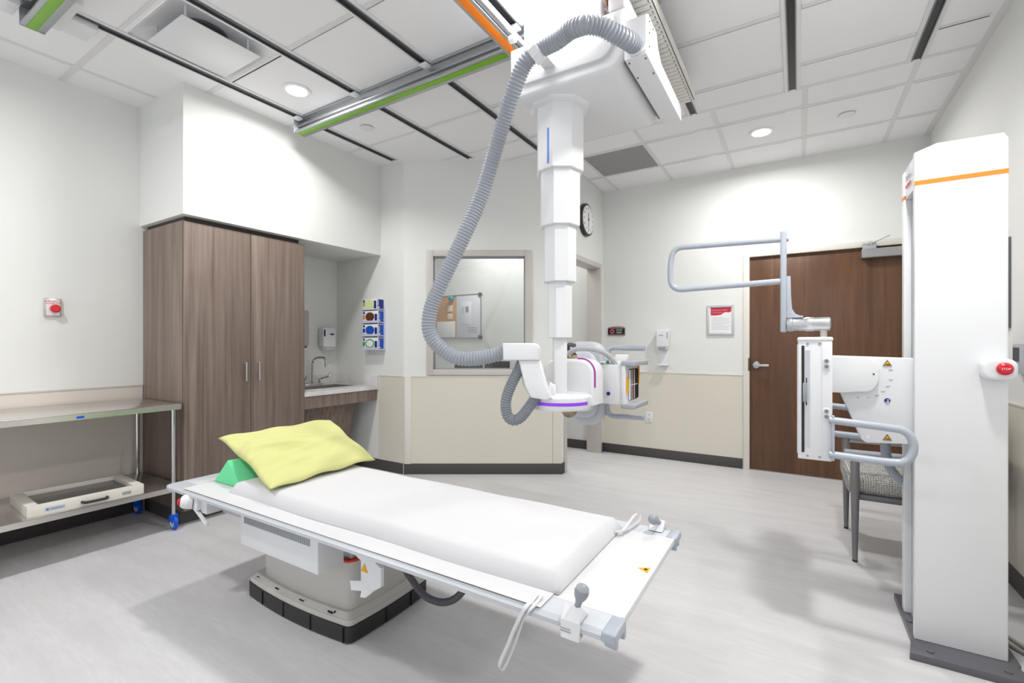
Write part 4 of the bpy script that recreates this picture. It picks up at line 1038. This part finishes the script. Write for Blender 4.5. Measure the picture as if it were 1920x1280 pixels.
# staff only sign
t = thing('staff_only_sign', 'small brown STAFF ONLY sign on the back wall by the doorway', 'sign', (-1.8, YB, 1.37))
P = [(-1.903, 1.372), (-1.70, 1.372), (-1.70, 1.458)] + [(-1.8015 + .1015 * math.cos(R(a)), 1.458 + .018 * math.sin(R(a))) for a in range(15, 180, 15)] + [(-1.903, 1.458)]
b = BM(); prism(b, P, 'y', YB - .012, YB, .001); obj('sign_plate', b, SIGNB, t)
b = BM(); box(b, -1.901, -1.702, YB - .0135, YB - .0118, 1.388, 1.452); obj('text_insert', b, BLK, t)
b = BM(); cyl(b, (-1.85, YB - .0132, 1.42), (-1.85, YB - .0142, 1.42), .026, seg=28); cc_ = obj('no_entry_disc', b, mat('sign_red', srgb(216, 90, 108), .5), t)
b = BM(); box(b, -1.867, -1.833, YB - .0152, YB - .014, 1.413, 1.427); obj('disc_bar', b, BLK, cc_)
b = BM(); text(b, 'STAFF', .026, (-1.765, YB - .014, 1.434), (1, 0, 0), (0, 0, 1)); text(b, 'ONLY', .026, (-1.765, YB - .014, 1.405), (1, 0, 0), (0, 0, 1)); obj('lettering', b, PAPER, t)
# hand sanitizer
t = thing('sanitizer_dispenser', 'white hand sanitizer dispenser with drip tray on the back wall', 'sanitizer dispenser', (-1.26, YB, 1.03))
b = BM(); prism(b, rrect(-1.325, -1.195, 1.235, 1.43, .018, 6), 'y', YB - .10, YB, .012, 3); prism(b, rrect(-1.315, -1.205, 1.21, 1.25, .012, 6), 'y', YB - .09, YB, .006, 2); obj('body', b, WHITE, t)
b = BM(); prism(b, ell(-1.26, 1.225, .042, .016), 'y', YB - .106, YB - .09, .003); obj('push_lever', b, MGREY, t)
b = BM(); box(b, -1.31, -1.21, YB - .012, YB, 1.04, 1.22, .003); box(b, -1.315, -1.205, YB - .09, YB, 1.035, 1.05, .004); obj('drip_tray', b, WHITE, t)
b = BM(); text(b, 'PURELL', .016, (-1.268, YB - .1005, 1.365), (1, 0, 0), (0, 0, 1)); obj('logo', b, NAVY, t)
b = BM(); box(b, -1.206, -1.200, YB - .1015, YB - .098, 1.33, 1.40); obj('level_window', b, DGREY, t)
# poster
t = thing('framed_notice', 'framed white notice with wavy red header beside the wood door', 'poster', (-.68, YB, 1.36))
b = BM()
px0, px1, pz0, pz1 = -.812, -.553, 1.368, 1.678
for q in ((px0, px0 + .022, pz0, pz1), (px1 - .022, px1, pz0, pz1), (px0 + .022, px1 - .022, pz0, pz0 + .022), (px0 + .022, px1 - .022, pz1 - .022, pz1)): box(b, q[0], q[1], YB - .018, YB, q[2], q[3], .002)
obj('frame', b, mat('silver_frame', srgb(204, 205, 208), .3, .3), t)
b = BM(); box(b, px0 + .02, px1 - .02, YB - .010, YB, pz0 + .02, pz1 - .02); pg = obj('page', b, PAPER, t)
b = BM(); zt = pz1 - .026
P = [(px0 + .035, zt), (px1 - .028, zt), (px1 - .028, zt - .045), (px1 - .05, zt - .055), (px1 - .075, zt - .05), (px1 - .10, zt - .055), (px1 - .12, zt - .075), (px0 + .09, zt - .082), (px0 + .035, zt - .08)]
prism(b, P, 'y', YB - .0108, YB - .0098); obj('red_header', b, mat('header_red', srgb(190, 36, 62), .5), t)
b = BM(); text(b, 'SPEAKING SAFELY', .0195, (px0 + .045, YB - .0115, zt - .03), (1, 0, 0), (0, 0, 1), 'LEFT'); text(b, 'TOGETHER', .0195, (px0 + .045, YB - .0115, zt - .055), (1, 0, 0), (0, 0, 1), 'LEFT'); obj('header_lettering', b, mat('pink_print', srgb(236, 160, 172), .5), t)
b = BM()
for k in range(9):
    z = pz0 + .055 + k * .0155; L = (.17, .15, .18, .12, .17, .18, .16, .18, .10)[k]
    box(b, px0 + .045, px0 + .045 + L, YB - .0108, YB - .0099, z, z + .0035)
obj('body_text', b, mat('pale_print', srgb(190, 192, 200), .6), t)
# outlet
t = thing('wall_outlet', 'white duplex wall outlet low on the back wall', 'outlet', (-1.42, YB, .39))
b = BM(); box(b, -1.46, -1.382, YB - .015, YB - .005, .392, .51, .003); obj('cover_plate', b, WHITE, t)
b = BM()
for z in (.423, .478):
    for x in (-1.433, -1.412): box(b, x, x + .004, YB - .0162, YB - .0148, z, z + .013)
    cyl(b, (-1.421, YB - .0148, z - .009), (-1.421, YB - .0162, z - .009), .004, seg=12)
obj('sockets', b, DGREY, t)
# right wall
t = thing('wall_panel_frame', 'dark edged flat panel on the right wall just past the stand', 'wall panel', (XR, 3.3, 1.36))
b = BM(); box(b, XR - .015, XR, 3.50, 3.95, 1.355, 1.84, .002); obj('frame', b, DGREY, t)
b = BM(); box(b, XR - .018, XR - .013, 3.515, 3.935, 1.37, 1.825); obj('panel', b, LGREY, t)
t = thing('wall_controller', 'small grey wall controller with dark display at the right edge', 'thermostat', (XR, 3.36, 1.115))
b = BM(); box(b, XR - .03, XR, 3.24, 3.375, 1.118, 1.268, .004); obj('case', b, LGREY, t)
b = BM(); box(b, XR - .032, XR - .029, 3.29, 3.365, 1.18, 1.25); obj('display', b, DGREY, t)

# ------------------------------------------------------------------ steel cart and detector tray
t = thing('steel_side_table', 'stainless steel two tier rolling table along the left wall', 'work table', (-3.94, .6, 0))
cx0, cx1, cy0, cy1 = -4.25, -3.61, -.30, 1.545
def shelf(z, nm):
    b = BM(); box(b, cx0, cx1, cy0, cy1, z - .004, z, .001)
    for q in ((cx0, cx0 + .003, cy0, cy1), (cx1 - .003, cx1, cy0, cy1), (cx0, cx1, cy0, cy0 + .003), (cx0, cx1, cy1 - .003, cy1)): box(b, *q, z - .036, z - .001)
    return obj(nm, b, STEEL, t)
tp_ = shelf(.857, 'top_shelf'); lw = shelf(.30, 'lower_shelf')
b = BM(); box(b, cx1, cx1 + .0012, .995, 1.03, .829, .843, .0004); obj('blue_sticker', b, BLUE, tp_)
for x, y in ((-3.645, 1.508), (-4.215, 1.508), (-3.645, -.26), (-4.215, -.26)):
    b = BM(); cyl(b, (x, y, .10), (x, y, .853), .0125, seg=20); lg = obj('leg', b, CHROME, t)
    b = BM(); box(b, x - .018, x + .018, y - .022, y + .022, .085, .105, .006); prism(b, [(x - .022, .10), (x + .022, .10), (x + .03, .05), (x - .03, .05)], 'y', y - .019, y - .014); prism(b, [(x - .022, .10), (x + .022, .10), (x + .03, .05), (x - .03, .05)], 'y', y + .014, y + .019)
    cs = obj('caster', b, BLUE, lg)
    b = BM(); lathe(b, [(.040, 0), (.046, .15), (.046, .85), (.040, 1)], (x + .006, y - .012, .046), (x + .006, y + .012, .046), 32); wh = obj('wheel', b, BLUE, lg)
    b = BM(); cyl(b, (x + .006, y - .0205, .046), (x + .006, y + .0205, .046), .012, seg=20); cyl(b, (x + .006, y - .0135, .046), (x + .006, y + .0135, .046), .028, seg=24); obj('hub', b, LGREY, cs)
t = thing('detector_tray', 'white framed flat tray with dark glass and black handle on the lower shelf', 'detector tray', (-3.83, 1.07, .30))
MT = Matrix.Translation((-3.83, 1.07, 0)) @ Matrix.Rotation(R(-2.5), 4, 'Z') @ Matrix.Translation((3.83, -1.07, 0))
a0, a1, c0, c1 = -4.04, -3.625, .803, 1.337; z0, z1 = .3005, .362
b = BM()
for q in ((a1 - .028, a1, c0, c1), (a0, a0 + .028, c0, c1), (a0 + .028, a1 - .028, c0, c0 + .05), (a0 + .028, a1 - .028, c1 - .05, c1)): box(b, *q, z0, z1, .002, M=MT)
obj('tray_frame', b, OFFW, t)
b = BM(); box(b, a0 + .026, a1 - .026, c0 + .048, c1 - .048, z1 - .03, z1 - .026, M=MT); box(b, a0 + .026, a1 - .026, c0 + .048, c1 - .048, z0, z0 + .004, M=MT)
obj('dark_panel', b, mat('tray_glass', srgb(98, 92, 92), .15), t)
b = BM(); P = [MT @ Vector(p) for p in ((a1, 1.035, .328), (a1 + .03, 1.04, .328), (a1 + .03, 1.145, .328), (a1, 1.15, .328))]; rod(b, P, .0085, .015, 12); obj('handle', b, BLACK, t)
b = BM(); box(b, a1 - .001, a1 + .001, .875, .96, .318, .340, M=MT); pl = obj('name_label', b, mat('label_blue_grey', srgb(178, 190, 204), .4), t)
b = BM(); box(b, a1 + .001, a1 + .0014, .90, .952, .326, .3285, M=MT); box(b, a1 + .001, a1 + .0014, .882, .89, .324, .332, M=MT); obj('label_print', b, NAVY, pl)
b = BM(); box(b, a1 - .001, a1 + .001, 1.225, 1.27, .318, .338, .003, M=MT); obj('latch_recess', b, MGREY, t)

# ------------------------------------------------------------------ control room behind the window
t = thing('memo_board', 'half cork half whiteboard memo board seen through the window', 'notice board', (-4.15, YB, 1.36))
b = BM(); box(b, -4.16, -3.735, YB - .015, YB, 1.365, 1.965, .002); obj('whiteboard_half', b, BOARD, t)
b = BM(); box(b, -4.59, -4.16, YB - .013, YB, 1.365, 1.965, .002); obj('cork_half', b, CORK, t)
b = BM()
for q in ((-4.6, -3.725, 1.355, 1.367), (-4.6, -3.725, 1.963, 1.975), (-3.737, -3.725, 1.355, 1.975), (-4.6, -4.588, 1.355, 1.975)): box(b, q[0], q[1], YB - .02, YB, q[2], q[3], .002)
obj('frame', b, ALU, t)
b = BM()
for z in (1.37, 1.96): cyl(b, (-3.745, YB - .024, z), (-3.745, YB, z), .028, seg=20)
obj('corner_piece', b, DGREY, t)
b = BM(); text(b, 'Call when ready', .05, (-3.9, YB - .016, 1.45), (1, 0, 0), (0, 0, 1)) if False else None
for k in range(4): box(b, -3.97 + .03 * (k % 2), -3.80, YB - .0158, YB - .0148, 1.50 - k * .022, 1.505 - k * .022)
obj('handwriting', b, mat('marker_purple', srgb(120, 100, 150), .6), t)
def paper(x0, x1, z0, z1, m, nm, lb, cat):
    b = BM(); box(b, x0, x1, YB - .021, YB - .0155, z0, z1, .0008); return tag(obj(nm, b, m), lb, cat)
pw = paper(-4.08, -3.90, 1.55, 1.87, PAPER, 'printed_page', 'white printed page with grey square pinned on the whiteboard', 'paper')
b = BM(); box(b, -3.99, -3.94, YB - .0225, YB - .0205, 1.72, 1.80); obj('grey_square', b, MGREY, pw)
b = BM(); box(b, -4.06, -4.01, YB - .0225, YB - .0205, 1.70, 1.80); obj('blue_patch', b, mat('pale_blue_print', srgb(196, 212, 222), .6), pw)
paper(-4.32, -4.23, 1.74, 1.83, mat('note_cream', srgb(244, 232, 210), .7), 'sticky_note', 'upper cream sticky note on the cork board', 'note')
paper(-4.32, -4.23, 1.63, 1.71, mat('note_cream_b', srgb(240, 226, 200), .7), 'sticky_note', 'lower cream sticky note on the cork board', 'note')
paper(-4.52, -4.18, 1.37, 1.60, PAPER, 'document_sheet', 'large white document along the bottom of the cork board', 'paper')
b = BM(); ball(b, (-4.22, YB - .056, 1.93), .033, .8); lathe(b, [(.02, 0), (.034, .7), (.03, 1)], (-4.27, YB - .056, 1.93), (-4.20, YB - .056, 1.93), 20)
box(b, -4.24, -4.20, YB - .04, YB - .0205, 1.91, 1.95)
tag(obj('desk_clip', b, TEAL), 'turquoise plastic clip at the top middle of the memo board', 'clip')
# control desk
t = thing('control_desk', 'pale control desk behind the observation window', 'desk', (-3.5, 4.95, 0))
b = BM(); box(b, -4.3, -2.55, 4.72, YB - .015, .70, .74, .004); obj('desk_top', b, OFFW, t)
b = BM()
for x in (-4.28, -2.6): box(b, x, x + .03, 4.74, YB - .02, 0, .70, .002)
obj('side_panel', b, OFFW, t)
def monitor(x0, x1, y, zt, lb):
    t = thing('computer_monitor', lb, 'monitor', ((x0 + x1) / 2, y, .74), 'monitors in the control room')
    b = BM(); box(b, x0, x1, y - .02, y + .02, zt - .27, zt, .006); obj('screen_housing', b, BLACK, t)
    b = BM(); box(b, (x0 + x1) / 2 - .025, (x0 + x1) / 2 + .025, y - .015, y + .015, .75, zt - .2); box(b, (x0 + x1) / 2 - .1, (x0 + x1) / 2 + .1, y - .08, y + .08, .74, .752, .003); obj('stand', b, BLACK, t)
monitor(-3.86, -3.42, 4.86, 1.045, 'left black computer monitor behind the window sill, under the hose bend')
monitor(-3.38, -3.02, 4.86, 1.06, 'right black computer monitor behind the window sill beside the white elbow')
